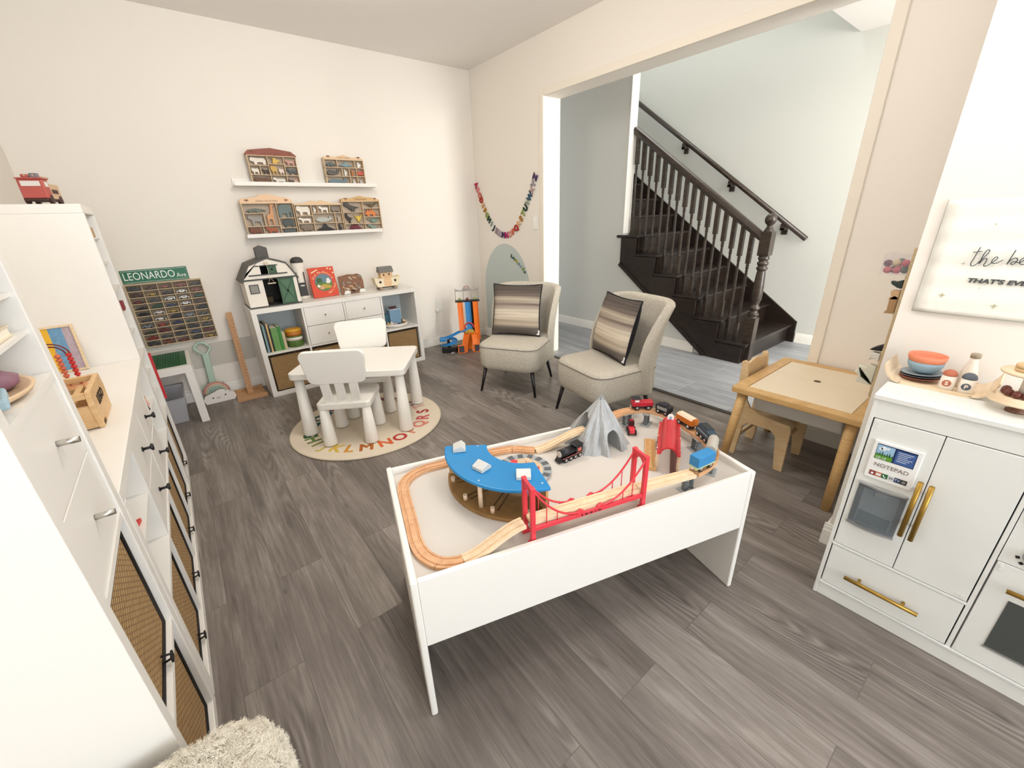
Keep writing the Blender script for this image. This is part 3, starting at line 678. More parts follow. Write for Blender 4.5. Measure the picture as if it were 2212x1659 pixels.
for aa,rr in ((163,.16),(216,.262),(261,.25)): P(rh,'screw_cap', MB().cyl((rr*math.cos(R(aa)),rr*math.sin(R(aa)),.124),(rr*math.cos(R(aa)),rr*math.sin(R(aa)),.1255),.003,8), vent_m)
tu = tthing('toy_turntable', 'round grey and beige toy turntable with a red lever in front of the shed', 'toy turntable', .47,.37,ZB)
P(tu,'ring', MB().lathe([(.074,0),(.104,0),(.104,.012),(.074,.012)], seg=40), grey_m, bev=.001)
for k in range(12):
    P(tu,'track_notch', MB().at(RZ(-70+k*24)).box(.078,.103,-.010,.010,.0125,.0132).at(Matrix()), mat('notch_grey','#5b6063',.6))
P(tu,'disc', MB().lathe([(.073,0),(.073,.013),(0,.013)], seg=36), birch_m)
P(tu,'lever', MB().at(RZ(60)).box(-.012,.012,-.06,.045,.0135,.022).box(-.012,.012,.022,.045,.022,.045), red_m, bev=.002)
P(tu,'pivot', MB().cyl((.03,.03,.0135),(.03,.03,.032),.008), dowel_m)

# ---------------------------------------------------------------- engines and wagons
tyre_m = mat('black_wheel', '#17171a', .4); silver_m = mat('silver_hub', '#d8d8d6', .25, .9)
mgrey_m = mat('pewter_plastic','#9c9c98',.5)
def wheels(o, xs, r=.0115, y=.017, hub=silver_m, m=tyre_m):
    for x in xs:
        for s in (-1,1):
            w_ = P(o,'wheel', MB().cyl((x,s*(y-.005),r),(x,s*y,r),r,14), m)
            P(w_,'hub', MB().cyl((x,s*y,r),(x,s*(y+.001),r),r*.5,10), hub)
def onpath(u, v, yaw, lift): return (u,v,ZB+lift,yaw)
def wagon(name, label, u, v, z, yaw, build, wx=(-.024,.024), **kw):
    o = tthing(name, label, 'toy train', u, v, z, yaw, 'toy trains on the table'); build(o); wheels(o, wx, **kw); return o
TT = ZB+UP+.0125
def coupl(o, L_):
    for s in (-1,1): P(o,'coupling_magnet', MB().cyl((s*L_,0,.014),(s*(L_+.006),0,.014),.0045,10), silver_m)
def b_red(o):
    P(o,'chassis', MB().box(-.045,.045,-.012,.012,.008,.018), tyre_m, bev=.002)
    P(o,'body', MB().box(-.045,.045,-.017,.017,.018,.040), dred_m, bev=.003)
    P(o,'cab', MB().box(.012,.043,-.0175,.0175,.040,.052), dred_m, bev=.003)
    for s in (-1,1): P(o,'cab_window', MB().box(.018,.036,s*.0176-.0004,s*.0176+.0004,.041,.049), mat('window_white','#e9e6e2',.3))
    P(o,'roof', MB().box(.009,.046,-.019,.019,.052,.055), tyre_m, bev=.002)
    coupl(o,.045)
wagon('toy_locomotive','red toy diesel engine on raised track at the back of the table',1.098,.504,TT,158,b_red)
def b_tender(o):
    P(o,'chassis', MB().box(-.034,.034,-.012,.012,.008,.017), tyre_m, bev=.002)
    P(o,'body', MB().box(-.034,.034,-.017,.017,.017,.042), mat('tender_black','#1f1a1e',.45), bev=.004)
    P(o,'coal_heap', MB().at(T(0,0,.042)).lathe([(.022,0),(.018,.006),(.008,.010),(0,.011)], seg=12), mat('coal','#26202a',.7,noise=.3,scale=200,bump=.5))
    for s in (-1,1): P(o,'side_panel', MB().box(-.024,.024,s*.0174-.0004,s*.0174+.0004,.022,.036), mgrey_m)
    coupl(o,.034)
wagon('toy_wagon','black toy coal tender behind the red engine on the raised track',1.152,.425,TT,104,b_tender,(-.018,.018))
org_m = mat('orange_wood','#d4731c',.5,noise=.08)
def b_orange(o):
    P(o,'chassis', MB().box(-.043,.043,-.012,.012,.008,.018), tyre_m, bev=.002)
    P(o,'body', MB().prism([(-.017,.018),(.017,.018),(.017,.040),(.010,.047),(-.010,.047),(-.017,.040)], .086, 'x', -.043), org_m, bev=.001)
    P(o,'roof', MB().prism([(-.018,.041),(-.0105,.0485),(.0105,.0485),(.018,.041),(.0105,.0475),(-.0105,.0475)], .08, 'x', -.040), mat('cream_roof','#e6cdb0',.6), bev=.0005)
    coupl(o,.043)
wagon('toy_wagon','orange toy passenger wagon with cream roof on the raised track',1.158,.300,TT,90,b_orange)
nblue_m = mat('slate_blue','#2f4150',.4,noise=.05)
def b_dark(o):
    P(o,'chassis', MB().box(-.046,.046,-.013,.013,.008,.018), tyre_m, bev=.002)
    P(o,'body', MB().prism([(-.046,.018),(.046,.018),(.046,.030),(.030,.054),(-.030,.054),(-.046,.046)], .034, 'y', -.017), nblue_m, bev=.004)
    P(o,'stripe', MB().box(-.044,.03,-.0176,.0176,.033,.037), mat('pale_stripe','#9fb6c4',.4))
    P(o,'roof', MB().box(-.03,.026,-.014,.014,.054,.058), mat('charcoal_roof','#23282d',.5), bev=.002)
    coupl(o,.046)
wagon('toy_locomotive','dark slate blue toy engine on the right hand raised curve',1.143,.188,TT,72,b_dark,(-.028,0,.028))
def b_tank(o):
    P(o,'chassis', MB().box(-.044,.044,-.013,.013,.008,.020), mat('dark_green','#173a2a',.4), bev=.002)
    P(o,'side_wall', MB().box(-.042,.042,-.0165,.0165,.020,.032), MATS['dark_green'], bev=.002)
    pl = [(-.0185,.031),(.0185,.031)]+[(.0185*math.cos(R(20*k)),.033+.022*math.sin(R(20*k))) for k in range(10)]
    P(o,'roof', MB().prism(pl, .09, 'x', -.045), mat('grey_roof','#b5afa4',.6,noise=.05), bev=.002)
    coupl(o,.044)
wagon('toy_wagon','dark green toy coach with a rounded grey roof behind the blue wagon',1.085,.102,TT,38,b_tank)
def b_blue(o):
    P(o,'chassis', MB().box(-.044,.044,-.013,.013,.008,.016), mat('pale_green','#c7cf9a',.5), bev=.001)
    P(o,'body', MB().box(-.043,.043,-.0185,.0185,.016,.056), mat('sky_blue_wood','#2f86c0',.45,noise=.05), bev=.002)
    P(o,'sill', MB().box(-.044,.044,-.0195,.0195,.016,.020), MATS['pale_green'])
    coupl(o,.044)
wagon('toy_wagon','bright blue toy box wagon with pale green sill at the right front curve',.99,.050,TT,8,b_blue)
def b_steam(o):
    P(o,'chassis', MB().box(-.052,.05,-.013,.013,.008,.020), mat('engine_black','#16151a',.35), bev=.002)
    bl = MB().cyl((-.052,0,.036),(.022,0,.036),.0165,20); P(o,'boiler', bl, MATS['engine_black'])
    P(o,'cab', MB().box(.018,.052,-.0175,.0175,.020,.052).box(.012,.055,-.019,.019,.052,.056), MATS['engine_black'], bev=.003)
    P(o,'nose_disc', MB().cyl((-.0525,0,.036),(-.056,0,.036),.0125,18), mat('pearl_disc','#d9cfc4',.35))
    P(o,'cow_catcher', MB().prism([(-.065,.006),(-.052,.006),(-.052,.02)], .03, 'y', -.015), MATS['engine_black'])
    for s in (-1,1):
        P(o,'stripe', MB().box(-.05,.05,s*.0177-.0004,s*.0177+.0004,.019,.0215), mat('salmon_stripe','#c8685c',.5))
        P(o,'cab_number', MB().box(.026,.044,s*.0181-.0004,s*.0181+.0004,.028,.042), MATS['salmon_stripe'])
    P(o,'side_skirt', MB().box(-.052,.05,-.0172,.0172,.015,.0225), MATS['engine_black'])
wagon('toy_locomotive','black toy steam engine with salmon stripe standing loose before the mountain',.672,.383,ZB+.0005,13,b_steam,(-.034,-.010,.014,.037),r=.0105,y=.019)
def b_tractor(o):
    P(o,'body', MB().box(-.022,.022,-.012,.012,.010,.030), red_m, bev=.003)
    P(o,'hood', MB().prism([(-.03,.012),(-.008,.010),(-.008,.030),(-.026,.028)], .022, 'y', -.011), red_m, bev=.002)
    P(o,'cab', MB().box(.004,.026,-.012,.012,.030,.052), mat('cab_dark','#3a1418',.4), bev=.002)
    P(o,'seat_back', MB().box(.010,.020,-.007,.007,.0525,.056), dred_m)
wagon('toy_tractor','small red toy tractor with dark cab near the mountain',1.005,.445,ZB+.0005,62,b_tractor,(-.016,.016),r=.012,y=.018,hub=tyre_m)
# station with translucent red roof
sta = tthing('toy_station', 'toy station with translucent red barrel roof on wooden posts', 'toy building', 1.012,.232,ZB, 48)
rroof_m = mat('translucent_red','#cf2030',.25,alpha=.78)
P(sta,'platform', MB().box(-.115,.105,-.042,-.012,0,.008), wood('platform_wood','#6a4a44','#7d5a50',(8,8,20),.5,1), bev=.001)
for x in (-.10,.10):
    for y in (-.036,.036): P(sta,'post', MB().cyl((x,y,.0),(x,y,.082),.006,10), dowel_m)
pl = [(-.046,.082),(-.03,.082)]+[(-.03*math.cos(R(15*k)),.082+.026*math.sin(R(15*k))) for k in range(1,12)]+[(.03,.082),(.046,.082),(.046,.086),(.034,.086)]+[(.034*math.cos(R(15*k)),.086+.028*math.sin(R(15*k))) for k in range(1,12)]+[(-.034,.086),(-.046,.086)]
P(sta,'roof', MB().prism([(a*.86,z) for a,z in pl], .25, 'x', -.125), rroof_m)
P(sta,'clock_sign', MB().prism([(-.012,.108),(.012,.108),(.012,.126),(.006,.134),(-.006,.134),(-.012,.126)], .006, 'x', .1), mat('sign_white','#f1efe9',.5))
P(sta,'clock_face', MB().box(.0992,.0998,-.004,.004,.112,.126), mat('clock_blue','#7fb0c0',.5))
for x in (-.09,.0,.085):
    for y in (-.039,.039): P(sta,'rivet', MB().ball((x,y,.0875),.0035,8), mat('pale_rivet','#f0b0ae',.4))
# ---------------------------------------------------------------- play kitchen
kit_m = mat('kitchen_white', '#e9e9e4', .42, noise=.01)
brass_m = mat('brass', '#a8863f', .38, .85)
gap_m = mat('gap_dark', '#4a4b4a', .8)
KX, KY1, KY0, KH = 1.6193, .227, -1.02, .8364
FY = -.128                          # right edge of the fridge column
kit = thing('play_kitchen', 'white wooden play kitchen with brass handles against the right wall', 'toy kitchen', (1.78,-.35,0))
D_ = XK-.017
def K(name, mb, m, bev=0, label=None): return P(kit, name, mb, m, bev, True, label)
K('carcass', MB().box(KX+.022,D_,KY0,KY1-.012,.05,KH-.022), kit_m)
K('side_panel', MB().box(KX+.002,D_,KY1-.012,KY1,.0,KH-.018), kit_m, .002)
K('side_panel', MB().box(KX+.002,D_,KY0-.012,KY0,.0,KH-.018), kit_m, .002)
K('worktop', MB().box(KX-.003,D_,KY0-.014,KY1+.003,KH-.018,KH), kit_m, .003)
K('top_rail', MB().box(KX+.003,KX+.024,FY,KY1-.012,.758,KH-.018), kit_m)
K('plinth', MB().box(KX+.004,KX+.022,KY0,KY1-.012,.0,.056), kit_m, .002)
K('bottom_rail', MB().box(KX-.002,KX+.022,KY0,KY1-.012,.058,.066), kit_m, .001)
K('middle_rail', MB().box(KX-.001,KX+.022,FY,KY1-.012,.244,.2525), kit_m, .001)
K('upright', MB().box(KX+.001,KX+.022,FY-.010,FY,.056,KH-.018), kit_m, .001)
K('shadow_gap', MB().box(KX+.020,KX+.0215,FY,KY1-.012,.066,.760), gap_m)
def door(y0,y1,z0,z1): return K('door', MB().box(KX+.001,KX+.0165,y0,y1,z0,z1), kit_m, .0015)
YM = .0475
dl = door(YM+.001,KY1-.0155,.255,.7545); dr = door(FY+.003,YM-.001,.255,.7545)
dw = K('drawer', MB().box(KX+.001,KX+.0165,FY+.003,KY1-.0155,.0685,.2415), kit_m, .0015)
def screws(pp): return [P(dl,'screw_cap', MB().cyl((KX+.001,y,z),(KX-.0005,y,z),.004,10), kit_m, world=True) for y,z in pp]
screws([(.200,.741),(.200,.728),(.200,.268)])
for y,z in ((-.113,.268),(-.103,.268)): P(dr,'screw_cap', MB().cyl((KX+.001,y,z),(KX-.0005,y,z),.004,10), kit_m, world=True)
for y,z in ((.2,.228),(.2,.08)): P(dw,'screw_cap', MB().cyl((KX+.001,y,z),(KX-.0005,y,z),.004,10), kit_m, world=True)
def bar(p, a, b_, off=.028):
    mb = MB().cyl(a,b_,.0068,14); A,B_ = Vector(a),Vector(b_)
    for t in (.2,.8):
        q = A.lerp(B_,t); mb.cyl(q,(KX+.001,q.y,q.z),.0048,10)
    P(p,'handle',mb,brass_m,world=True)
bar(dl,(KX-.028,.0595,.402),(KX-.028,.0595,.605)); bar(dr,(KX-.028,.034,.400),(KX-.028,.034,.603)); bar(dw,(KX-.026,.150,.148),(KX-.026,-.047,.145))
# touch screen with its picture
scr = P(dl,'screen_frame', MB().box(KX-.006,KX+.001,.074,.193,.552,.690), mat('screen_white','#f3f3f0',.35), .004, True)
FX = KX-.0064
def flat(y0,y1,z0,z1,m,dx=0): return MB().use(m).box(FX-.0004-dx,FX+.0002-dx,y0,y1,z0,z1)
b = MB()
c_nav, c_sky, c_grass, c_tree = mat('screen_navy','#16305a',.3), mat('screen_sky','#9cc0dc',.3), mat('screen_grass','#5f9a2e',.3), mat('screen_tree','#2e5a2a',.3)
c_blue, c_txt = mat('screen_blue','#41609a',.3), mat('screen_text','#e8eef2',.4)
b.use(c_nav).box(FX-.0003,FX,.087,.182,.627,.680)
b.use(c_sky).box(FX-.0007,FX,.139,.181,.643,.677); b.use(c_grass).box(FX-.0008,FX,.139,.181,.628,.644)
b.use(c_tree)
for i in range(7): b.prism([(.180-.006*i,.642),(.174-.006*i,.642),(.177-.006*i,.650+.004*(i*7%3))], .0010, 'x', FX-.0010)
b.use(c_txt)
for y,z,r_ in ((.165,.667,.007),(.172,.664,.005),(.155,.669,.004)): b.cyl((FX-.0008,y,z),(FX,y,z),r_,10)
MT = lambda y,z: Matrix(((0,0,1,FX-.0011),(-1,0,0,y),(0,1,0,z),(0,0,0,1)))
b.text('10:10', MT(.166,.633), .012, .0002)
b.use(c_blue).box(FX-.0007,FX,.089,.134,.629,.674)
b.use(c_txt)
for k in range(6): b.box(FX-.0009,FX,.094+.006*(k%3),.129,.668-.006*k,.6695-.006*k)
b.use(mat('notepad_ink','#86726a',.6)).text('NOTEPAD', MT(.134,.607), .0185, .0002)
for i,cc in enumerate(('#8c2f2a','#c96a45','#2f6b3c','#dfe3e6','#2b3f63','#2e2e30')): b.use(mat('icon_'+cc[1:],cc,.4)).box(FX-.0007,FX,.166-.0155*i,.181-.0155*i,.566,.582)
b.use(c_txt).cyl((FX-.001,.1735,.573),(FX,.1735,.573),.004,10); b.box(FX-.001,FX,.152,.164,.570,.578).text('TV', MT(.112,.574), .011, .0002)
b.tube([(FX-.0008,.146,.578),(FX-.0008,.1445,.572),(FX-.0008,.139,.5695)],.0014,6)
b.use(mat('icon_ink','#34373a',.5)).text('30', MT(.127,.574), .011, .0002)
b.use(mat('icon_grey','#8a8d8c',.4)).cyl((FX-.001,.096,.574),(FX,.096,.574),.005,10)
P(dl,'screen_picture', b, None, 0, True, 'screen with landscape photo, notepad and app icons')
# ice dispenser
disp = P(dl,'ice_dispenser', MB().box(KX-.003,KX+.001,.073,.196,.365,.527), mat('steel_grey','#8d9092',.35,.5), .003, True)
P(disp,'recess', MB().box(KX-.0042,KX-.003,.088,.180,.380,.512), mat('recess_grey','#9aa2a6',.5), world=True)
P(disp,'recess_floor', MB().box(KX-.0048,KX-.0042,.092,.176,.380,.425), mat('recess_floor','#737d82',.5), world=True)
P(disp,'nozzle', MB().box(KX-.009,KX-.004,.118,.150,.493,.513), mat('nozzle_grey','#a9aeb0',.4), .003, True)
arcp = lambda z,s_: [(KX-.004-.012*math.sin(math.pi*k/10), .073+.0123*k, z+s_*.006*math.sin(math.pi*k/10)) for k in range(11)]
for z in (.366,.527): P(disp,'rim', MB().sweep(arcp(z,0),[(-.006,-.003),(.006,-.003),(.006,.003),(-.006,.003)]), mat('satin_silver','#c4c6c6',.25,.8), world=True)
P(disp,'glazing', MB().sweep([(p[0]-.0005,p[1],.446) for p in arcp(0,0)],[(-.0006,-.077),(.0006,-.077),(.0006,.077),(-.0006,.077)]), mat('smoke_glazing','#77828a',.08,alpha=.22), world=True)
# oven column
K('control_panel', MB().box(KX+.002,KX+.022,-.60,FY-.012,.435,.760), kit_m)
ov = K('oven_door', MB().box(KX+.001,KX+.0165,-.60,-.142,.0685,.432), kit_m, .0015)
P(ov,'window', MB().box(KX-.001,KX+.001,-.55,-.193,.140,.322), mat('oven_glass','#4c504d',.12), world=True)
P(ov,'window_trim', MB().box(KX-.0025,KX+.001,-.553,-.190,.134,.140), mat('satin_silver','#c4c6c6',.25,.8), world=True)
bar(ov,(KX-.028,-.178,.368),(KX-.028,-.565,.368))
for y,z in ((-.152,.42),(-.152,.41),(-.152,.08)): P(ov,'screw_cap', MB().cyl((KX+.001,y,z),(KX-.0005,y,z),.004,10), kit_m, world=True)
kb = K('oven_knob', MB().cone((KX+.002,-.205,.480),(KX-.004,-.205,.480),.030,.028,24).cone((KX-.004,-.205,.480),(KX-.018,-.205,.480),.021,.018,24), mat('knob_silver','#b9bbbb',.3,.6))
for a in range(6):
    t = R(160-28*a); P(kb,'dial_mark', MB().at(T(KX+.0015,-.205,.480) @ Matrix.Rotation(-t,4,'X')).box(-.0006,.0,.034,.042,-.004,.004), mat('mark_black','#1a1a1c',.5), world=True)
K('microwave_window', MB().box(KX-.001,KX+.002,-.56,-.152,.575,.70), mat('dark_teal_glass','#2f4a4c',.15))
# ---------------------------------------------------------------- things on the worktop
ZK = KH
trayw_m = wood('pale_tray_wood','#e4c8a2','#f0dcc0',(6,6,30),.5,1)
ty = thing('wooden_tray', 'pale wooden tray with raised curled ends on the play kitchen worktop', 'tray', (1.84,.12,ZK))
pr = [(.145,.056),(.140,.040),(.128,.018),(.110,.006),(.085,.0)]; pr = [(-a,z) for a,z in pr]+[(a,z) for a,z in pr[::-1]]
pr2 = [(a*(1-.03),z+.005) for a,z in pr]
b = MB(); b.prism([(a*.9,z) for a,z in pr]+[(a*.9,z) for a,z in pr2[::-1]], .15, 'x', -.075); P(ty,'tray_base', b, trayw_m)
for x in (-.075,.072): P(ty,'side_rim', MB().box(x,x+.003,-.085,.085,.004,.011), trayw_m, .001)
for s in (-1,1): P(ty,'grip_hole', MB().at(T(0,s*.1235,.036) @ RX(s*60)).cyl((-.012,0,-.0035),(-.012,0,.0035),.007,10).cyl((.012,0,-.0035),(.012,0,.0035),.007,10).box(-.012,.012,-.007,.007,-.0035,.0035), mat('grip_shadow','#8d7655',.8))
def plate(z, m, name, label, x=1.845, y=.165, r=.052, rx=4):
    S(name, MB().at(T(x,y,z) @ RX(-rx)).lathe([(r*.6,0),(r*.7,.001),(r,.006),(r*.985,.0075),(r*.7,.003),(0,.0028)], seg=32), m, label, 'plate', 'toy plates stacked in the tray')
plate(ZK+.0105, mat('rust_plate','#a8604c',.5), 'toy_plate', 'rust red toy plate at the bottom of the stack in the tray')
plate(ZK+.018, mat('slate_plate','#5a6068',.5), 'toy_plate', 'dark slate toy plate in the middle of the stack in the tray')
plate(ZK+.0255, mat('grey_plate','#9aa7ae',.5), 'toy_plate', 'pale blue grey toy plate on top of the stack')
def bowl(z, m, label, r=.044, h=.036): S('toy_bowl', MB().at(T(1.845,.163,z)).lathe([(r*.55,0),(r*.62,.001),(r*.88,h*.35),(r,h*.7),(r*1.02,h),(r*.97,h),(r*.93,h*.7),(r*.8,h*.4),(r*.5,.004),(0,.004)], seg=32), m, label, 'bowl', 'toy bowls stacked in the tray')
bowl(ZK+.0335, mat('bowl_blue','#8fa9b8',.5), 'blue grey toy bowl under the coral one'); bowl(ZK+.0525, mat('bowl_coral','#e58a66',.5), 'coral orange toy bowl on top of the blue grey one', .047,.038)
def shaker(y, letter, cm, label):
    o = thing('toy_shaker', label, 'shaker', (1.79,y,ZK+.0065), 0, 'wooden salt and pepper shakers')
    P(o,'body', MB().lathe([(.0175,0),(.0185,.002),(.0165,.046),(0,.046)], seg=28), mat('shaker_white','#eee2d2',.5))
    P(o,'cap', MB().lathe([(.0168,.0462),(.0172,.05),(.014,.058),(.007,.063),(0,.064)], seg=28), cm)
    M = T(-.0178,0,.024) @ RY(-2) @ Matrix(((0,0,-1,0),(-1,0,0,0),(0,1,0,0),(0,0,0,1)))
    P(o,'emblem', MB().use(cm).at(M).cyl((0,0,-.001),(0,0,.0008),.0105,22), cm)
    P(o,'emblem_letter', MB().at(M).text(letter, T(0,-.0005,.001), .0165, .0004, bold=.0005), MATS['shaker_white'])
shaker(.0965,'S',mat('shaker_coral','#b9694e',.5),'white toy salt shaker with coral cap and letter S'); shaker(.0545,'P',mat('shaker_slate','#565c66',.5),'white toy pepper shaker with slate cap and letter P')
mb_ = thing('toy_milk_bottle', 'white wooden toy milk bottle with beige cap behind the pepper shaker', 'bottle', (1.85,.062,ZK+.0065))
P(mb_,'body', MB().lathe([(.018,0),(.02,.003),(.02,.045),(.016,.062),(.010,.085),(.010,.097),(0,.097)], seg=24), MATS['shaker_white'])
P(mb_,'cap', MB().lathe([(.0118,.0972),(.0118,.108),(.010,.11),(0,.11)], seg=20), mat('cap_beige','#a3937c',.6))
ck = thing('cake_stand', 'two tier pale wooden toy cake stand with chocolates on the worktop', 'cake stand', (1.735,-.055,ZK))
P(ck,'foot', MB().lathe([(.022,0),(.022,.006),(.012,.01),(.01,.026),(0,.026)], seg=20), wood('walnut_foot','#6e4a3a','#8a6250',(8,8,20),.5,1))
P(ck,'lower_tier', MB().lathe([(.02,.026),(.064,.030),(.066,.034),(.050,.034),(.050,.046),(.0,.046)], seg=40), trayw_m)
P(ck,'stem', MB().cyl((0,0,.046),(0,0,.108),.012,16), MATS['shaker_white'])
P(ck,'upper_tier', MB().lathe([(.0,.108),(.058,.110),(.060,.114),(.058,.118),(0,.118)], seg=40), trayw_m)
for i,a in enumerate((160,128,190,100,215,75)):
    x,y = 1.735+.034*math.cos(R(a)), -.055+.034*math.sin(R(a)); S('toy_chocolate', MB().ball((x,y,ZK+.0565),.0105,14), mat('chocolate','#6a3328',.45,noise=.2,scale=80), 'round brown toy chocolate on the lower tier of the cake stand', 'toy chocolate', 'chocolates on the cake stand')
S('toy_cookie', MB().at(T(1.725,-.045,ZK+.1183)).lathe([(.024,0),(.026,.004),(.026,.009),(.023,.009),(.023,.011),(.026,.011),(.026,.018),(.022,.021),(0,.021)], seg=24), mat('biscuit','#d8b88a',.7,noise=.1), 'beige sandwich toy cookie on the upper cake tier', 'toy cookie')
# ---------------------------------------------------------------- banner
BN = thing('wall_banner', 'white cloth wall banner with grey script and capital lettering above the play kitchen', 'banner', (XK-.002,-.18,1.04))
n = 24; b = MB(); by0,by1,bz0,bz1 = -.62,.2505,1.045,1.392
gr = [[b.v((XK-.006-.0025*math.sin(9*y_*1.0+2*z_*3)-.0015*math.sin(31*z_+4*y_), by0+(by1-by0)*i/n+ (.0 if i < n else .004*(j/n)*-1), bz0+(bz1-bz0)*j/n)) for i in range(n+1) for y_,z_ in [(i/n,j/n)]] for j in range(n+1)]
for j in range(n):
    for i in range(n): b.f([gr[j][i],gr[j][i+1],gr[j+1][i+1],gr[j+1][i]], True)
cl = P(BN,'cloth', b, mat('banner_cloth','#f4f2e8',.9,noise=.03,scale=90,bump=.05), 0, True); sd = cl.modifiers.new('solid','SOLIDIFY'); sd.thickness = .0012
P(BN,'stitched_hem', MB().tube([(XK-.0098,by1-.001,z) for z in [bz0+.0145*i for i in range(25)]],.0005,5).tube([(XK-.0098,y,bz0+.001) for y in [by1-.02*i for i in range(43)]],.0005,5), mat('hem_thread','#8f9088',.9), 0, True)
ink_m = mat('banner_ink','#4b4e4e',.8)
BX = XK-.0112
strokes = [[(.144,1.255),(.147,1.238),(.150,1.220),(.1525,1.207),(.149,1.1995),(.142,1.202),(.135,1.214)], [(.156,1.239),(.146,1.241),(.137,1.243)],
 [(.1345,1.206),(.133,1.226),(.1305,1.240),(.127,1.247),(.1225,1.246),(.124,1.237),(.129,1.226),(.133,1.217),(.1345,1.208),(.128,1.221),(.122,1.2215),(.1225,1.210),(.124,1.203),(.120,1.200),(.114,1.204),(.109,1.212)],
 [(.109,1.212),(.1035,1.219),(.101,1.226),(.105,1.228),(.109,1.221),(.110,1.212),(.102,1.209),(.096,1.213),(.089,1.220)],
 [(.0715,1.249),(.0745,1.232),(.0765,1.220),(.0785,1.208),(.075,1.218),(.069,1.2255),(.063,1.226),(.061,1.219),(.064,1.211),(.069,1.208),(.071,1.2125),(.066,1.2165),(.057,1.214),(.051,1.218),(.047,1.226),(.050,1.229),(.0545,1.222),(.055,1.213),(.048,1.209),(.040,1.214),(.034,1.222)]]
for s_ in strokes: P(BN,'script_stroke', MB().tube([(BX,y,z) for y,z in smoothpath([(y,z,0) for y,z in s_],5) for _ in (0,)] if False else [(BX,p.x,p.y) for p in smoothpath([(y,z,0) for y,z in s_],5)], .00115, 6), ink_m, 0, True)
MTB = lambda y,z: Matrix(((0,0,-1,BX),(-1,0,0,y),(0,1,0,z),(0,0,0,1)))
P(BN,'lettering', MB().text("THAT'S EVE", MTB(.147,1.1555) @ Matrix.Diagonal((1.3,1,1,1)), .0182, .0004, 'LEFT', .18, .0007), ink_m, 0, True)
for y,z,r_ in ((.19,1.105,.009),(.168,1.205,.006),(.115,1.135,.003),(.07,1.085,.009),(.06,1.29,.005),(.10,1.27,.0),(.13,1.32,.004)):
    if r_: P(BN,'printed_star', MB().prism([(y,z+r_),(y-r_*.2,z+r_*.2),(y-r_,z),(y-r_*.2,z-r_*.2),(y,z-r_),(y+r_*.2,z-r_*.2),(y+r_,z),(y+r_*.2,z+r_*.2)], .0006, 'x', BX), mat('gold_star','#b9b48c',.8), 0, True)
# ---------------------------------------------------------------- sensory table and toddler chair
pine_m = wood('pine', '#c99e63', '#dcb67e', (3,3,24), .5, 2.5); pineboard_m = mat('table_cream_board','#ecdcc0',.45,noise=.03)
sx0,sx1,sy0,sy1 = 2.185,2.885,.312,.885; SZ = .505
sn = thing('play_table', 'pine framed play table with pale lid in the nook beside the play kitchen', 'table', ((sx0+sx1)/2,(sy0+sy1)/2,0))
cxs, cys = (sx0+sx1)/2, (sy0+sy1)/2
for y0 in (sy0,sy1-.06): P(sn,'frame_rail', MB().box(sx0+.06,sx1-.06,y0,y0+.06,SZ-.035,SZ), pine_m, .003, True)
for x0 in (sx0,sx1-.06): P(sn,'frame_rail', MB().box(x0,x0+.06,sy0,sy1,SZ-.035,SZ), pine_m, .006, True)
P(sn,'lid', MB().box(sx0+.06,2.575-.0,sy0+.062,sy1-.062,SZ-.012,SZ-.003), pineboard_m, .001, True)
P(sn,'lid', MB().box(2.577,sx1-.06,sy0+.062,sy1-.062,SZ-.012,SZ-.003), pineboard_m, .001, True)
P(sn,'finger_hole', MB().lathe([(.017,0),(.017,.0006),(0,.0006)], (2.573,.61,SZ-.0031), 20), mat('hole_dark','#5d4a34',.8), 0, True)
for x,y,dx,dy in ((sx0+.045,sy0+.045,-.03,-.0),(sx0+.045,sy1-.045,-.03,.04),(sx1-.045,sy0+.045,-.01,0),(sx1-.05,sy1-.045,-.01,.03)):
    P(sn,'leg', MB().cone((x,y,SZ-.034),(x+dx,y+dy,0),.024,.021,16), pine_m, 0, True)
P(sn,'storage_tub', MB().prism([(sx0+.07,SZ-.036),(sx1-.07,SZ-.036),(sx1-.10,SZ-.145),(sx0+.11,SZ-.145)], .40, 'y', sy0+.085), mat('translucent_tub','#e6e4de',.3,alpha=.75), .01, True)
ch = thing('toddler_chair', 'small birch toddler chair tucked under the pine play table', 'chair', (2.51,.78,0))
birchply_m = wood('birch_ply', '#d8b788', '#e8cea4', (3,3,20), .5, 2)
side = [(.62,0),(.665,0),(.69,.20),(.72,.228),(.84,.228),(.865,.20),(.885,0),(.935,0),(.925,.30),(.932,.585),(.915,.595),(.90,.585),(.868,.36),(.845,.325),(.79,.30),(.63,.285),(.622,.26)]
for x in (2.375,2.635): P(ch,'side_panel', MB().prism(side, .018, 'x', x), birchply_m, .004, True)
P(ch,'seat', MB().box(2.393,2.635,.625,.88,.265,.281), birchply_m, .003, True)
bk = [(2.393,.43),(2.635,.43),(2.635,.565)]+[(2.635-.242*k/8,.565+.022*math.sin(math.pi*k/8)) for k in range(1,8)]+[(2.393,.565)]
P(ch,'back_rail', MB().prism(bk, .014, 'y', .905), birchply_m, .002, True)
P(ch,'stretcher', MB().box(2.393,2.635,.885,.90,.11,.135), birchply_m, .002, True)
P(ch,'stretcher', MB().box(2.393,2.635,.66,.675,.15,.175), birchply_m, .002, True)
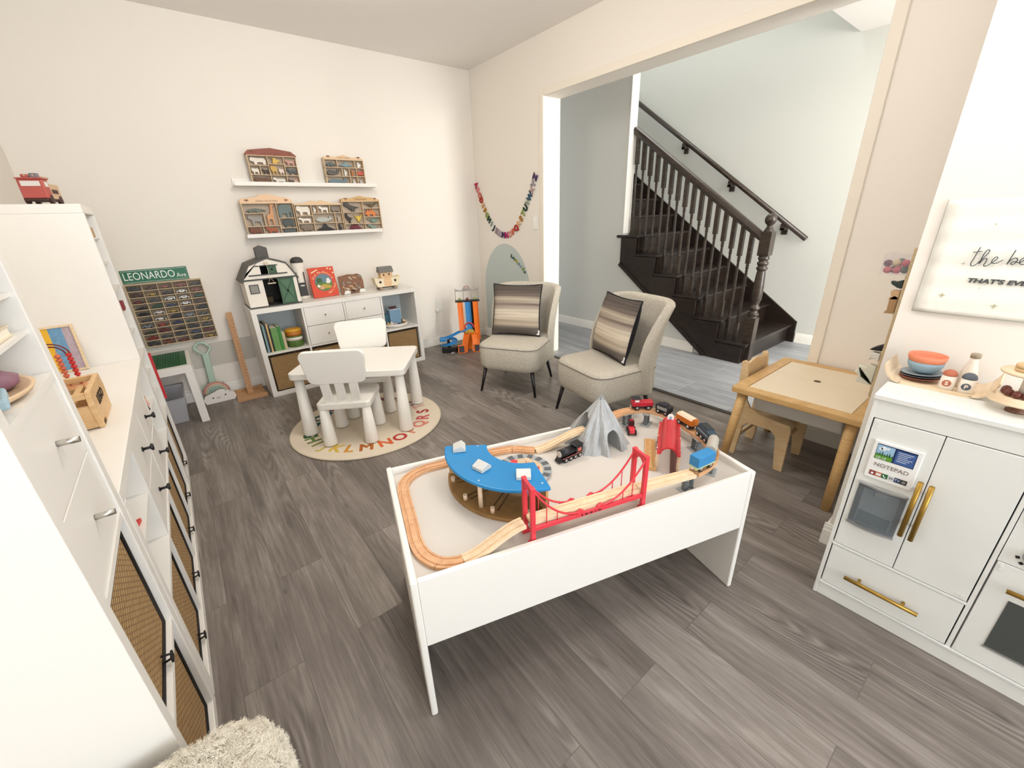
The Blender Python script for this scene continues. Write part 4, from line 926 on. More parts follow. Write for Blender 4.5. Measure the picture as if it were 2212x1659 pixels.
# ---------------------------------------------------------------- wall rack in the nook, seen edge on
rk = thing('wall_rack', 'narrow wooden wall rack with small toys, seen edge on beside the banner', 'rack', (2.12,YR+.005,.73))
P(rk,'upright', MB().box(1.966,1.984,YR+.001,YR+.012,.70,1.246), wood('rack_wood','#b6a07c','#c7b18c',(6,6,30),.5,1), .002, True)
P(rk,'upright', MB().box(2.30,2.318,YR+.001,YR+.012,.70,1.246), MATS['rack_wood'], .002, True)
LEDGES = (1.150,1.015,.872,.832,.735)
for z in LEDGES: P(rk,'ledge', MB().box(1.984,2.30,YR+.001,YR+.016,z-.008,z), MATS['rack_wood'], .001, True)
bx = thing('pompom_box', 'clear box of coloured pompoms on the top ledge of the nook rack', 'box', (2.02,YR+.041,1.1505), 0)
P(bx,'clear_shell', MB().box(-.034,.075,-.032,.048,0,.003).box(-.034,.075,.046,.048,.003,.07).box(-.034,.075,-.032,-.030,.003,.07).box(-.034,-.032,-.030,.046,.003,.07).box(.073,.075,-.030,.046,.003,.07), mat('clear_acrylic','#cfc2c6',.1,alpha=.13))
rnd = random.Random(3)
for i,(x,y,z,c) in enumerate(((-.02,.03,.014,'#c95f6a'),(-.02,.005,.014,'#c95f6a'),(-.018,.034,.036,'#5c2a40'),(-.018,-.016,.016,'#3a5a56'),(-.016,.012,.038,'#d6c69a'),(-.018,-.014,.038,'#d0606a'),(.012,.02,.013,'#3a5a56'),(.012,-.012,.013,'#5c2a40'),(.012,.004,.04,'#4d6a66'),(.045,.015,.014,'#c95f6a'),(.045,-.014,.014,'#d6c69a'))):
    S('pompom', MB().ball((2.02+x,YR+.041+y,1.1505+z+.0025),.0125,10), mat('pompom_'+c[1:],c,.95,noise=.3,scale=300,bump=.5), 'round fuzzy %s pompom inside the clear box in the nook'%{'c95f6a':'pink','5c2a40':'plum','3a5a56':'dark teal','d6c69a':'cream','d0606a':'coral','4d6a66':'grey teal'}[c[1:]], 'pompom', 'pompoms in the clear box')
# ---------------------------------------------------------------- wall decorations on the east wall
felt = lambda c: mat('felt_'+c[1:], c, .95, noise=.08, scale=300)
ga = thing('letter_garland', 'string of coloured felt alphabet letters hanging in a curve beside the opening', 'garland', (XE-.004,3.76,1.2))
MTE = lambda y,z,a: Matrix(((0,0,-1,XE-.008),(-1,0,0,y),(0,1,0,z),(0,0,0,1))) @ RZ(a)
gp = smoothpath([(4.262,1.745,0),(4.20,1.62,0),(4.10,1.44,0),(3.98,1.30,0),(3.87,1.225,0),(3.76,1.20,0),(3.66,1.215,0),(3.56,1.275,0),(3.46,1.385,0),(3.36,1.525,0),(3.29,1.645,0),(3.248,1.742,0)],8)
P(ga,'string', MB().tube([(XE-.004,p.x,p.y+.012) for p in gp],.0015,5), mat('string','#cfc3b0',.9), 0, True)
gc = ['#c0345a','#d98a86','#d07060','#b0301c','#dcb088','#b5812e','#9aa45a','#1f3c2c','#8fa59a','#33494c','#a58a92','#a898a8','#4a3458','#b5246a','#e09a8c','#d0705c','#b23420','#e0b890','#b57a2c','#96a45a','#1d3a2c','#93a090','#33506a','#b59a96','#9c8c9c','#4c3560']
ls = [0]
for a,b_ in zip(gp,gp[1:]): ls.append(ls[-1]+(b_-a).length)
for i,ch in enumerate('ABCDEFGHIJKLMNOPQRSTUVWXYZ'):
    t = ls[-1]*(i+.3)/25.6; k = max(j for j in range(len(ls)-1) if ls[j] <= t); f_ = (t-ls[k])/(ls[k+1]-ls[k]); p = gp[k].lerp(gp[k+1],f_)
    d = gp[k+1]-gp[k]; a = math.degrees(math.atan2(d.y,-d.x))
    P(ga,'letter', MB().text(ch, MTE(p.x,p.y,a*.9), .080, .002, bold=.004), felt(gc[i]), 0, True, label='felt letter '+ch)
ar = thing('arch_decal', 'pale blue grey painted arch on the wall behind the left armchair', 'wall decal', (XE-.001,3.775,.105))
pl = [(4.19,.105)]+[(3.775+.415*math.cos(R(7.5*k)), .60+.515*math.sin(R(7.5*k))) for k in range(25)]+[(3.36,.105)]
P(ar,'painted_arch', MB().prism(pl, .0015, 'x', XE-.0017), mat('arch_blue','#c3cdc9',.7,noise=.02), 0, True)
lc = ['#2f5a4c','#3f6a5a','#8a8f3a','#c2b03f','#7a9aa6','#9fb6bd','#8a9a4a','#4a6a5a']
for i,ch in enumerate('Leonardo'): P(ar,'letter', MB().text(ch, MTE(3.655-.031*i,.99-.013*i-.0012*i*i,-20-2*i), .048, .002, bold=.0025), felt(lc[i]), 0, True)
sw = thing('light_switch', 'white rocker light switch on the wall left of the opening', 'light switch', (XE,3.262,1.27))
P(sw,'plate', MB().box(XE-.006,XE-.0005,3.227,3.297,1.262,1.378), trim_m, .002, True); P(sw,'rocker', MB().box(XE-.010,XE-.006,3.246,3.278,1.288,1.352), trim_m, .002, True)
ot = thing('wall_outlet', 'white wall outlet with a small plug near the race track', 'outlet', (2.28,YN,.4))
P(ot,'plate', MB().box(2.252,2.322,YN-.006,YN-.0005,.405,.515), trim_m, .002, True); P(ot,'plug', MB().box(2.235,2.265,YN-.04,YN-.006,.40,.43), trim_m, .004, True)
P(ot,'cord', MB().tube([(2.25,YN-.03,.40),(2.243,YN-.03,.3),(2.20,YN-.025,.2),(2.12,YN-.03,.12),(2.02,YN-.03,.09)],.003,6), trim_m, 0, True)
# ---------------------------------------------------------------- race track toy in the corner
ora_m = mat('orange_plastic','#f07a1c',.35,noise=.03); tbl_m = mat('track_blue','#2b86c8',.35,noise=.03); cl_m = mat('smoky_clear','#a9a6a2',.15,alpha=.5)
rt = thing('race_track', 'orange and blue plastic toy car race tower in the room corner', 'toy race track', (2.42,3.86,0), R(-28))
def lane(pts, w_, m, name='lane'):
    P(rt,name, MB().sweep(pts,[(-w_/2,-.003),(w_/2,-.003),(w_/2,.012),(w_/2-.006,.012),(w_/2-.006,.002),(-w_/2+.006,.002),(-w_/2+.006,.012),(-w_/2,.012)], up=Vector((0,-1,.15)) if name == 'lane' else Vector((0,0,1))), m)
for x,z0,m in ((-.085,.20,ora_m),(.0,.19,tbl_m),(.085,.11,ora_m)): lane([(x,.055,.53),(x,.04,.4),(x,.02,z0+.1),(x,-.005,z0)], .06, m)
P(rt,'tower_core', MB().box(-.02,.07,.06,.09,0,.53), blackmetal_m, .003)
P(rt,'start_platform', MB().box(-.135,.135,.045,.12,.528,.545), blackmetal_m, .004)
for x in (-.132,-.045,.04,.122): P(rt,'gate_post', MB().box(x,x+.01,.08,.09,.545,.66), cl_m)
P(rt,'gate_top', MB().prism([(-.132,.64),(.132,.64),(.132,.675),(.06,.65),(.03,.68),(-.03,.68),(-.06,.65),(-.132,.675)], .01, 'y', .08), cl_m)
P(rt,'flag_crest', MB().tube([(.03*math.cos(R(20*k)),.085,.675+.02*math.sin(R(20*k))) for k in range(18)],.005,6,closed=True), mat('crest_red','#b8756a',.5))
b = MB(); b.sweep([(-.03,-.01,.20),(-.055,-.06,.13),(-.075,-.10,.05),(-.08,-.13,.004)],[(-.03,-.003),(.03,-.003),(.03,.02),(.024,.02),(.024,.003),(-.024,.003),(-.024,.02),(-.03,.02)])
b.sweep([(.05,-.01,.17),(.055,-.06,.11),(.05,-.10,.05),(.045,-.13,.004)],[(-.04,-.003),(.04,-.003),(.04,.02),(.034,.02),(.034,.003),(-.034,.003),(-.034,.02),(-.04,.02)]); b.box(-.06,.09,.0,.03,.0,.19)
P(rt,'finish_ramps', b, ora_m)
for x in (-.11,.065): P(rt,'lap_panel', MB().box(x-.045,x+.035,-.142,-.13,0,.095), ora_m, .004); P(rt,'lap_sticker', MB().box(x-.034,x+.024,-.1435,-.142,.01,.085), mat('sticker_dark','#4a4450',.5,noise=.5,scale=60))
P(rt,'hazard_plate', MB().prism([(-.06,.195),(.05,.195),(.035,.235),(-.045,.235)], .012, 'y', -.03), mat('hazard_yellow','#c9a548',.5,noise=.4,scale=40))
P(rt,'red_loop', MB().tube([(-.005+.05*math.cos(R(15*k)),.0,.245+.06*math.sin(R(15*k))) for k in range(13)],.008,8), mat('loop_red','#d0403c',.4))
lane([(-.03,-.005,.235),(-.12,-.02,.21),(-.22,-.03,.17),(-.31,-.03,.145)], .055, tbl_m, 'side_track')
P(rt,'curve_cap', MB().prism([(-.345,-.075),(-.27,-.075),(-.27,.02),(-.345,.02)], .035, 'z', .128), tbl_m, .012, seg=3)
sp = [(-.25+.075*math.cos(R(a)), .0+.075*math.sin(R(a))-.03, .135-.055*(90-a)/270) for a in range(90,-200,-15)]
lane(sp, .055, tbl_m, 'spiral_track'); P(rt,'spiral_post', MB().box(-.265,-.235,-.045,-.015,0,.14), blackmetal_m, .003)
P(rt,'black_base', MB().prism([(-.33,-.09),(-.17,-.09),(-.12,.03),(-.33,.03)], .06, 'z', 0), blackmetal_m, .006)
def car_mesh(sc_=1, col=None, kind=0):
    b = MB(); b.use(col); w_ = .014*sc_
    pr = [[(-.034,.006),(.034,.006),(.035,.014),(.022,.017),(.012,.026),(-.012,.026),(-.022,.018),(-.034,.016)],[(-.034,.006),(.034,.006),(.034,.018),(.016,.020),(.010,.029),(-.02,.029),(-.034,.026)],[(-.035,.005),(.035,.005),(.036,.010),(.014,.015),(.004,.021),(-.014,.020),(-.035,.015)]][kind]
    b.prism([(x*sc_,z*sc_) for x,z in pr], 2*w_, 'y', -w_)
    b.use(tyre_m)
    for x in (-.021,.021):
        for s in (-1,1): b.cyl((x*sc_,s*(w_-.004*sc_),.007*sc_),(x*sc_,s*(w_+.001*sc_),.007*sc_),.007*sc_,10)
    b.use(mat('car_glass','#2a3238',.15)); xs = sorted(x for x,z in pr if z > .019); b.box(xs[0]*sc_*.8,xs[-1]*sc_*.8,-w_-.0003,w_+.0003,.0185*sc_,.0235*sc_) if kind < 2 else None
    return b
def carthing(M, col, kind, label, group, sc_=1, cat='toy car'):
    me = car_mesh(sc_, mat('car_'+col[1:], col, .25, .1, coat=.5), kind).mesh('toy_car'); o = bpy.data.objects.new('toy_car', me); COL.objects.link(o); o.matrix_world = M; WM[o.name] = M; tag(o, label, cat, group); return o
MR = WM[rt.name]
carthing(MR@T(-.085,.075,.5455)@RZ(90),'#7a8f3a',1,'olive green toy car at the top left of the race tower','toy cars on the race tower',.9)
carthing(MR@T(0,.075,.5455)@RZ(90),'#7a3038',1,'dark red toy car at the top centre of the race tower','toy cars on the race tower',.9)
carthing(MR@T(.085,.075,.5455)@RZ(90),'#7d9a4a',0,'light green toy car at the top right of the race tower','toy cars on the race tower',.9)
carthing(MR@T(-.21,-.135,.0005)@RZ(60),'#b7aeb0',2,'grey toy car on the floor before the black race track base','toy cars on the race tower',1.0)
# ---------------------------------------------------------------- north wall: street sign, car display, table and corner toys
sg = thing('street_sign', 'green street name sign with white lettering above the toy car display', 'sign', (-.128,YN,1.015))
P(sg,'plate', MB().rbox(-.33,.075,0,.1,0,.0035,.008).at(Matrix()) if False else MB().box(-.33,.075,YN-.005,YN-.001,1.015,1.113), mat('sign_green','#1f6b4a',.4), .002, True)
wm = mat('sign_lettering','#eef2ee',.4); MTN = lambda x,y,z: Matrix(((1,0,0,x),(0,0,-1,y),(0,1,0,z),(0,0,0,1)))
P(sg,'lettering', MB().text('LEONARDO', MTN(-.163,YN-.0053,1.064) @ Matrix.Diagonal((.74,1,1,1)), .078, .0004).text('Ave', MTN(.031,YN-.0053,1.05) @ Matrix.Diagonal((.85,1,1,1)), .046, .0004), wm, 0, True)
P(sg,'border', MB().tube([(-.322,YN-.0052,1.023),(.067,YN-.0052,1.023),(.067,YN-.0052,1.105),(-.322,YN-.0052,1.105)],.0013,6,closed=True), wm, 0, True)
disp_m = wood('display_oak','#c2aa88','#d2bc9a',(6,6,30),.6,1.5); dback_m = mat('display_back','#a5957f',.7,noise=.08)
cd_ = thing('car_display', 'wooden wall display of many small cubbies each holding a toy car', 'display', (-.09,YN,.533))
cx0,cx1,cz0,cz1,cd = -.328,.143,.531,1.012,.05
P(cd_,'back_board', MB().box(cx0,cx1,YN-.005,YN-.001,cz0,cz1), dback_m, 0, True)
for x in (cx0,cx1-.006): P(cd_,'frame_side', MB().box(x,x+.006,YN-cd,YN-.005,cz0,cz1), disp_m, 0, True)
for z in (cz0,cz1-.006): P(cd_,'frame_rail', MB().box(cx0+.006,cx1-.006,YN-cd,YN-.005,z,z+.006), disp_m, 0, True)
ph_ = (cz1-cz0-.006)/10; pw = (cx1-cx0-.006)/5
for r in range(1,10): P(cd_,'cubby_shelf', MB().box(cx0+.006,cx1-.006,YN-cd+.002,YN-.005,cz0+r*ph_,cz0+r*ph_+.005), disp_m, 0, True)
for c in range(1,5): P(cd_,'cubby_divider', MB().box(cx0+c*pw,cx0+c*pw+.004,YN-cd+.003,YN-.005,cz0+.006,cz1-.006), disp_m, 0, True)
cn = {'#1d1f24':'black','#5a3a30':'brown','#6e2a26':'dark red','#2c3a5e':'navy','#d8d6d0':'white','#3a4a3c':'dark green','#8a4a34':'rust','#4a4c50':'grey','#a8883a':'gold','#7c8a94':'silver grey','#24503c':'green','#9c3a34':'red'}
grid = [('#4a3a3a','#5a3a30','#8a4a34','#5a3a30','#1d1f24'),]
keys = list(cn); rnd = random.Random(11)
lay = ['#4a4c50 #5a3a30 #8a4a34 #8a4a34 #1d1f24','#5a3a30 #a8883a #1d1f24 #d8d6d0 #8a4a34','#6e2a26 #4a4c50 #d8d6d0 #d8d6d0 #24503c','#1d1f24 #24503c #2c3a5e #d8d6d0 #5a3a30','#1d1f24 #d8d6d0 #a8883a #5a3a30 #1d1f24','#4a4c50 #d8d6d0 #1d1f24 #7c8a94 #4a4c50','#7c8a94 #9c3a34 #2c3a5e #3a4a3c #a8883a','#3a4a3c #6e2a26 #1d1f24 #1d1f24 #4a4c50','#9c3a34 #4a4c50 #4a4c50 #2c3a5e #6e2a26','#4a4c50 #8a4a34 #6e2a26 #1d1f24 #a8883a']
on_ = ['first','second','third','fourth','fifth']; rn = ['top row','second row','third row','fourth row','fifth row','sixth row','seventh row','eighth row','ninth row','bottom row']
for r,row in enumerate(lay):
    for c,hx in enumerate(row.split()):
        M = T(cx0+.005+(c+.5)*pw+rnd.uniform(-.004,.004), YN-.027, cz0+(9-r)*ph_+(.0062 if r == 9 else .0052)) @ RZ(180*(rnd.random() < .5))
        carthing(M, hx, rnd.randrange(3), '%s toy car in the %s cubby of the %s of the wall display'%(cn[hx],on_[c],rn[r]), 'toy cars in the wall display', .98)
# ledge at the bottom of the display's wall and wall guard
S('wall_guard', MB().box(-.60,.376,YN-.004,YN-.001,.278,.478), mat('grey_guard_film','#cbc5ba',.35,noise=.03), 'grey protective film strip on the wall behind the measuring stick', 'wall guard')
lt = thing('side_table', 'small white side table with a green brick baseplate on top', 'table', (-.365,4.0,0))
lx0,lx1,ly0,ly1,lz = XW+.02,-.088,3.735,4.262,.455
P(lt,'tabletop', MB().box(lx0,lx1,ly0,ly1,lz-.05,lz), white_m, .002, True)
for x in (lx0,lx1-.05):
    for y in (ly0,ly1-.05): P(lt,'leg', MB().box(x,x+.05,y,y+.05,0,lz-.05), white_m, .002, True)
gp_ = thing('brick_baseplate', 'green studded brick baseplate lying on the white side table', 'baseplate', (-.365,4.02,lz+.0005)); gm = mat('baseplate_green','#1f5a34',.4,noise=.05)
P(gp_,'plate', MB().box(lx0+.05,-.112,3.79,4.25,lz+.0005,lz+.004), gm, 0, True)
b = MB(); 
for i in range(26):
    for j in range(24): b.cone((lx0+.062+.0163*i,3.80+.0187*j,lz+.004),(lx0+.062+.0163*i,3.80+.0187*j,lz+.0062),.0055,.0055,6,True,False)
P(gp_,'studs', b, gm, 0, True, kind='stuff')
rp = thing('brick_baseplate', 'red studded brick baseplate standing on edge beside the farthest tower', 'baseplate', (-.40,3.262,.35)); rm = mat('baseplate_red','#cf3038',.4,noise=.04)
P(rp,'plate', MB().box(-.62,-.2475,3.2435,3.2485,.40,.70), rm, 0, True)
b = MB()
for i in range(16):
    for j in range(19): b.cone((-.2535-.0163*i,3.2485,.41+.0153*j),(-.2535-.0163*i,3.258,.41+.0153*j),.006,.006,6,True,False)
P(rp,'studs', b, rm, 0, True, kind='stuff')
bn = thing('storage_bin', 'translucent grey plastic bin on the floor under the white side table', 'bin', (-.33,4.06,0)); bm_ = mat('translucent_bin','#d9d9de',.25,alpha=.5)
b = MB(); pl = [[(sx*(hw_)-.33 if False else 0) for sx in ()]]
o0 = [(x*.27-.35+.0, y*.36+4.02) for x,y in ((-.5,-.5),(.5,-.5),(.5,.5),(-.5,.5))]; o1 = [(x*.31-.35, y*.42+4.02) for x,y in ((-.5,-.5),(.5,-.5),(.5,.5),(-.5,.5))]
A = [b.v((x,y,.001)) for x,y in o0]; B_ = [b.v((x,y,.20)) for x,y in o1]; b.f(A[::-1])
for i in range(4): b.f([A[i],A[(i+1)%4],B_[(i+1)%4],B_[i]])
wl = P(bn,'tub', b, bm_, .0, True); sd = wl.modifiers.new('s','SOLIDIFY'); sd.thickness = .003
P(bn,'rim', MB().tube([(x,y,.20) for x,y in o1],.006,6,closed=True), bm_, 0, True)
# measuring stick on a tray foot
stk = thing('measuring_stick', 'wooden measuring stick standing on a tray foot beside the cube shelf', 'measuring stick', (.245,4.10,0)); stw = wood('stick_wood','#b98a5f','#c99d72',(20,20,4),.6,1.5)
P(stk,'foot_board', MB().box(.135,.355,3.985,4.215,0,.012), stw, .001, True)
for y in (3.975,4.215): P(stk,'foot_rail', MB().box(.13,.358,y,y+.014,0,.034), stw, .001, True)
P(stk,'stick', MB().sweep([(.245,4.12,.012),(.26,4.215,.72)],[(-.022,-.006),(.022,-.006),(.022,.006),(-.022,.006)],up=Vector((0,-1,.15))), stw, .001, True)
b = MB()
for i in range(22):
    t = .06+.04*i; b.box(.245+.015*t-.002,.245+.015*t+(.012 if i%2 else .018),4.12+.095*t-.0068,4.12+.095*t-.0062,.012+.708*t-.0012,.012+.708*t+.0012)
P(stk,'ruler_marks', b, mat('ruler_ink','#5a3a24',.7), 0, True)
# mint handle and cloud bag
hn = thing('toy_shovel', 'mint green toy shovel with a ring handle leaning on the wall', 'toy shovel', (.0,4.22,.0)); mint = mat('mint_plastic','#b5cdbb',.45,noise=.03)
P(hn,'ring_handle', MB().tube([p for p in smoothpath([(.004,4.236,.40),(-.028,4.243,.43),(-.045,4.247,.462),(-.02,4.25,.492),(.02,4.251,.497),(.06,4.247,.45),(.05,4.243,.425),(.03,4.237,.40)],4)],.0095,8), mint, 0, True)
P(hn,'shaft', MB().sweep([(.016,4.240,.405),(.005,4.232,.20),(.0,4.228,.13)],[(-.021,-.012),(.021,-.012),(.026,.0),(.021,.012),(-.021,.012),(-.026,0)],up=Vector((0,-1,.1))), mint, .003, True)
P(hn,'blade', MB().sweep([(.0,4.228,.14),(.0,4.215,.002)],[(-.085,-.004),(.085,-.004),(.085,.004),(-.085,.004)],up=Vector((0,-1,.2))), mint, .002, True)
cb = thing('cloud_bag', 'white plush cloud bag with a smiling face and pastel rainbow handle', 'bag', (.02,4.12,0)); plush = mat('cloud_plush','#ece4de',.95,noise=.06,scale=200,bump=.2)
pl = [(-.105,0),(.105,0),(.118,.03),(.108,.062),(.075,.072)]+[(.02+.062*math.cos(R(k)),.062+.045*math.sin(R(k))) for k in range(15,150,15)]+[(-.065,.082),(-.10,.072),(-.118,.04)]
P(cb,'body', MB().at(T(.02,4.10,.002)@RX(-12)).prism(pl,.06,'y',0), plush, .02, True, seg=4)
for k,(rr,c) in enumerate(((.092,'#c98d86'),(.078,'#e0b79a'),(.064,'#b9c4b4'))): P(cb,'rainbow_band', MB().tube([(.01+rr*math.cos(R(10*i)),4.13-.004*k,.085+rr*.95*math.sin(R(10*i))) for i in range(19)],.0068,8), mat('rainbow_'+c[1:],c,.6), 0, True)
ey = mat('stitched_black','#222024',.6)
for x,z in ((-.035,.05),(.055,.058)): P(cb,'eye', MB().ball((x+.008,4.0975+.0045,z),.006,10), ey, 0, True)
P(cb,'mouth', MB().tube([(.008+.012*math.cos(R(a)),4.0985,.052+.008*math.sin(R(a))) for a in range(200,345,20)],.0018,6), ey, 0, True)
# fire truck on the farthest tower
ft = thing('toy_fire_truck', 'red and beige wooden toy fire truck on top of the tower by the street sign', 'toy truck', (-.385,2.97,1.515), R(80)); FS = Matrix.Diagonal((.74,.92,1,1)); fr = mat('truck_red','#b0524a',.5,noise=.05); bg_ = mat('truck_beige','#c9a98a',.6,noise=.05); brn = mat('truck_brown','#3a1c16',.5)
P(ft,'chassis', MB().at(FS).box(-.11,.095,-.042,.042,.012,.022), brn, .002); P(ft,'cab', MB().at(FS).box(-.108,-.035,-.046,.046,.022,.10), fr, .005)
P(ft,'windscreen', MB().at(FS).box(-.1095,-.108,-.034,.034,.072,.092), mat('window_grey','#d6d2cc',.3)); P(ft,'cargo_box', MB().at(FS).box(-.035,.10,-.045,.045,.022,.085), bg_, .003)
for s in (-1,1): P(ft,'side_window', MB().at(FS).box(-.095,-.05,s*.0465-.0006,s*.0465+.0006,.07,.09), MATS['window_grey']); P(ft,'hose_reel', MB().at(FS).box(-.02,.06,s*.0456-.001,s*.0456+.001,.045,.062), brn)
P(ft,'roof', MB().at(FS).box(-.112,-.02,-.048,.048,.10,.106), fr, .002); P(ft,'ladder', MB().at(FS).box(-.09,.11,-.018,-.012,.112,.118).box(-.09,.11,.012,.018,.112,.118).box(-.08,.10,-.012,.012,.113,.116), bg_); P(ft,'siren', MB().at(FS).box(-.085,-.055,-.03,.0,.106,.125), mat('siren_grey','#77757a',.5), .002); P(ft,'siren', MB().at(FS).box(-.085,-.055,.004,.03,.106,.12), fr, .002)
for x in (-.07,.06):
    for s in (-1,1): P(ft,'wheel', MB().at(FS).cyl((x,s*.034,.0185),(x,s*.05,.0185),.018,16), brn)
# ---------------------------------------------------------------- picture ledges with boxed wooden animals
for z,lab,x in ((1.689,'upper white picture ledge holding two boxes of wooden animals',.5435),(1.296,'lower white picture ledge holding three boxes of wooden animals',.537)):
    o = thing('picture_ledge', lab, 'shelf', (x+.577,YN,z), 0, 'white picture ledges')
    P(o,'shelf_board', MB().box(x,x+1.155,YN-.115,YN-.010,z,z+.011), white_m, 0, True); P(o,'front_lip', MB().box(x,x+1.155,YN-.122,YN-.115,z,z+.030), white_m, .001, True); P(o,'back_plate', MB().box(x,x+1.155,YN-.010,YN-.001,z,z+.06), white_m, .001, True)
SIL = {
 'quad': [(.02,.60),(0,.78),(.08,.97),(.14,.90),(.24,.92),(.32,.76),(.84,.78),(.97,.66),(1,.30),(.94,.55),(.93,0),(.80,0),(.78,.36),(.42,.36),(.38,0),(.26,0),(.23,.45),(.14,.58)],
 'bull': [(0,.55),(.03,.85),(.12,1),(.28,.92),(.5,.88),(.88,.90),(1,.6),(.97,0),(.80,0),(.77,.32),(.45,.32),(.42,0),(.26,0),(.22,.38),(.10,.42)],
 'giraffe': [(.55,1),(.95,.97),(.98,.90),(.80,.88),(.78,.60),(.74,.45),(.70,0),(.58,0),(.56,.28),(.28,.28),(.22,0),(.08,0),(.10,.42),(.18,.50),(.45,.54),(.58,.85)],
 'elephant': [(.05,0),(.22,0),(.26,.30),(.55,.30),(.58,0),(.74,0),(.76,.38),(.86,.34),(.84,.06),(.92,0),(1,.1),(.97,.60),(.88,.88),(.60,.98),(.25,.96),(.06,.74),(0,.5)],
 'hippo': [(0,.45),(.02,.78),(.18,.96),(.7,1),(.95,.8),(1,.4),(.96,0),(.80,0),(.77,.24),(.36,.24),(.34,0),(.18,0),(.14,.32)],
 'croc': [(0,.35),(.2,.75),(.5,.9),(.8,.7),(1,.45),(.95,.25),(.72,.3),(.66,0),(.54,0),(.5,.25),(.34,.2),(.28,0),(.16,.02),(.18,.25)],
 'whale': [(0,.55),(.04,.25),(.25,.05),(.6,.1),(.85,.4),(1,.95),(.88,.75),(.78,1),(.74,.62),(.5,.8),(.2,.85)],
 'bird': [(.2,0),(.7,0),(.6,.15),(.9,.35),(.82,.65),(.55,.72),(.52,.95),(.35,1),(.24,.88),(.05,.8),(.26,.76),(.2,.4)],
 'ray': [(0,.3),(.3,.55),(.5,1),(.62,.6),(1,.22),(.6,.12),(.5,0),(.4,.12)],
 'crab': [(.1,.05),(.3,.25),(.7,.25),(.9,.05),(.95,.45),(1,.9),(.78,1),(.8,.65),(.5,.78),(.2,.65),(.22,1),(0,.9),(.05,.45)],
 'dino': [(0,.72),(.1,.95),(.25,1),(.4,.75),(.62,.62),(1,.48),(.7,.35),(.66,.06),(.74,0),(.48,0),(.46,.28),(.3,.32),(.25,.5),(.12,.6)],
 'stego': [(0,.3),(.15,.55),(.25,.9),(.33,.65),(.42,1),(.52,.72),(.62,.95),(.7,.62),(1,.2),(.76,.3),(.74,0),(.6,0),(.58,.25),(.36,.25),(.34,0),(.2,0),(.18,.25)],
 'ptero': [(0,.8),(.35,.6),(.5,.75),(.7,.6),(1,.95),(.75,.35),(.62,.3),(.6,0),(.5,.2),(.42,.05),(.4,.35)],
}
box_m = wood('box_oak','#ccb08c','#dcc4a2',(5,5,30),.6,1.5); backing_m = mat('box_backing','#bdac98',.7,noise=.06)
def animal(kind, hx, x0, x1, z, h, y, name, label, group, flip=False):
    pl = [((1-u if flip else u),w_) for u,w_ in SIL[kind]]; s_ = x1-x0
    return S('toy_'+name, MB().prism([(x0+u*s_, z+w_*h) for u,w_ in pl], .016, 'y', y), mat('animal_'+hx[1:], hx, .6, noise=.1), label, 'toy animal', group, .0015)
def abox(lab, which, x0, x1, z0, z1, head, hm, ttl, tw, hd, vd, an):
    o = thing('animal_box', lab, 'toy box', ((x0+x1)/2,YN-.06,z0), 0, 'boxes of wooden animals'); yf,yb = YN-.088,YN-.040; W_,H_ = x1-x0,z1-z0; t = .006
    P(o,'back_board', MB().box(x0,x1,yb-.004,yb,z0,z1), backing_m, 0, True)
    for x in (x0,x1-t): P(o,'frame_side', MB().box(x,x+t,yf,yb-.004,z0,z1), box_m, .001, True)
    for z in (z0,z1-t): P(o,'frame_rail', MB().box(x0+t,x1-t,yf,yb-.004,z,z+t), box_m, .001, True)
    for w_,u0,u1 in hd: P(o,'cubby_shelf', MB().box(x0+u0*W_,x0+u1*W_,yf+.001,yb-.004,z0+w_*H_-.0025,z0+w_*H_+.0025), box_m, 0, True)
    for u,w0,w1 in vd: P(o,'cubby_divider', MB().box(x0+u*W_-.0025,x0+u*W_+.0025,yf+.002,yb-.004,z0+w0*H_,z0+w1*H_), box_m, 0, True)
    P(o,'header', MB().prism([(x0+u*W_, z1+dz) for u,dz in head], yb-yf, 'y', yf), hm, .001, True)
    if ttl: P(o,'engraved_title', MB().text(ttl, MTN((x0+x1)/2,yf-.0004,z1+.014), tw, .0004), mat('engraving','#7a4f38',.7), 0, True)
    for u in ((.12,.88) if ttl else ()): P(o,'engraved_tree', MB().prism([(x0+u*W_-.018,z1+.018),(x0+u*W_-.010,z1+.026),(x0+u*W_+.010,z1+.026),(x0+u*W_+.018,z1+.018),(x0+u*W_+.002,z1+.016),(x0+u*W_+.002,z1+.006),(x0+u*W_-.002,z1+.006),(x0+u*W_-.002,z1+.016)],.0008,'y',yf-.0008), MATS['engraving'], 0, True)
    for kind,hx,u0,u1,w0,h,nm,txt,*fl in an:
        animal(kind, hx, x0+u0*W_, x0+u1*W_, z0+w0*H_+(t if w0 == 0 else .003), h*H_, yf+.014, nm, txt+' in the '+which, 'wooden animals in the boxes', bool(fl))
pk = mat('header_pale','#e6c6a0',.6,noise=.05)
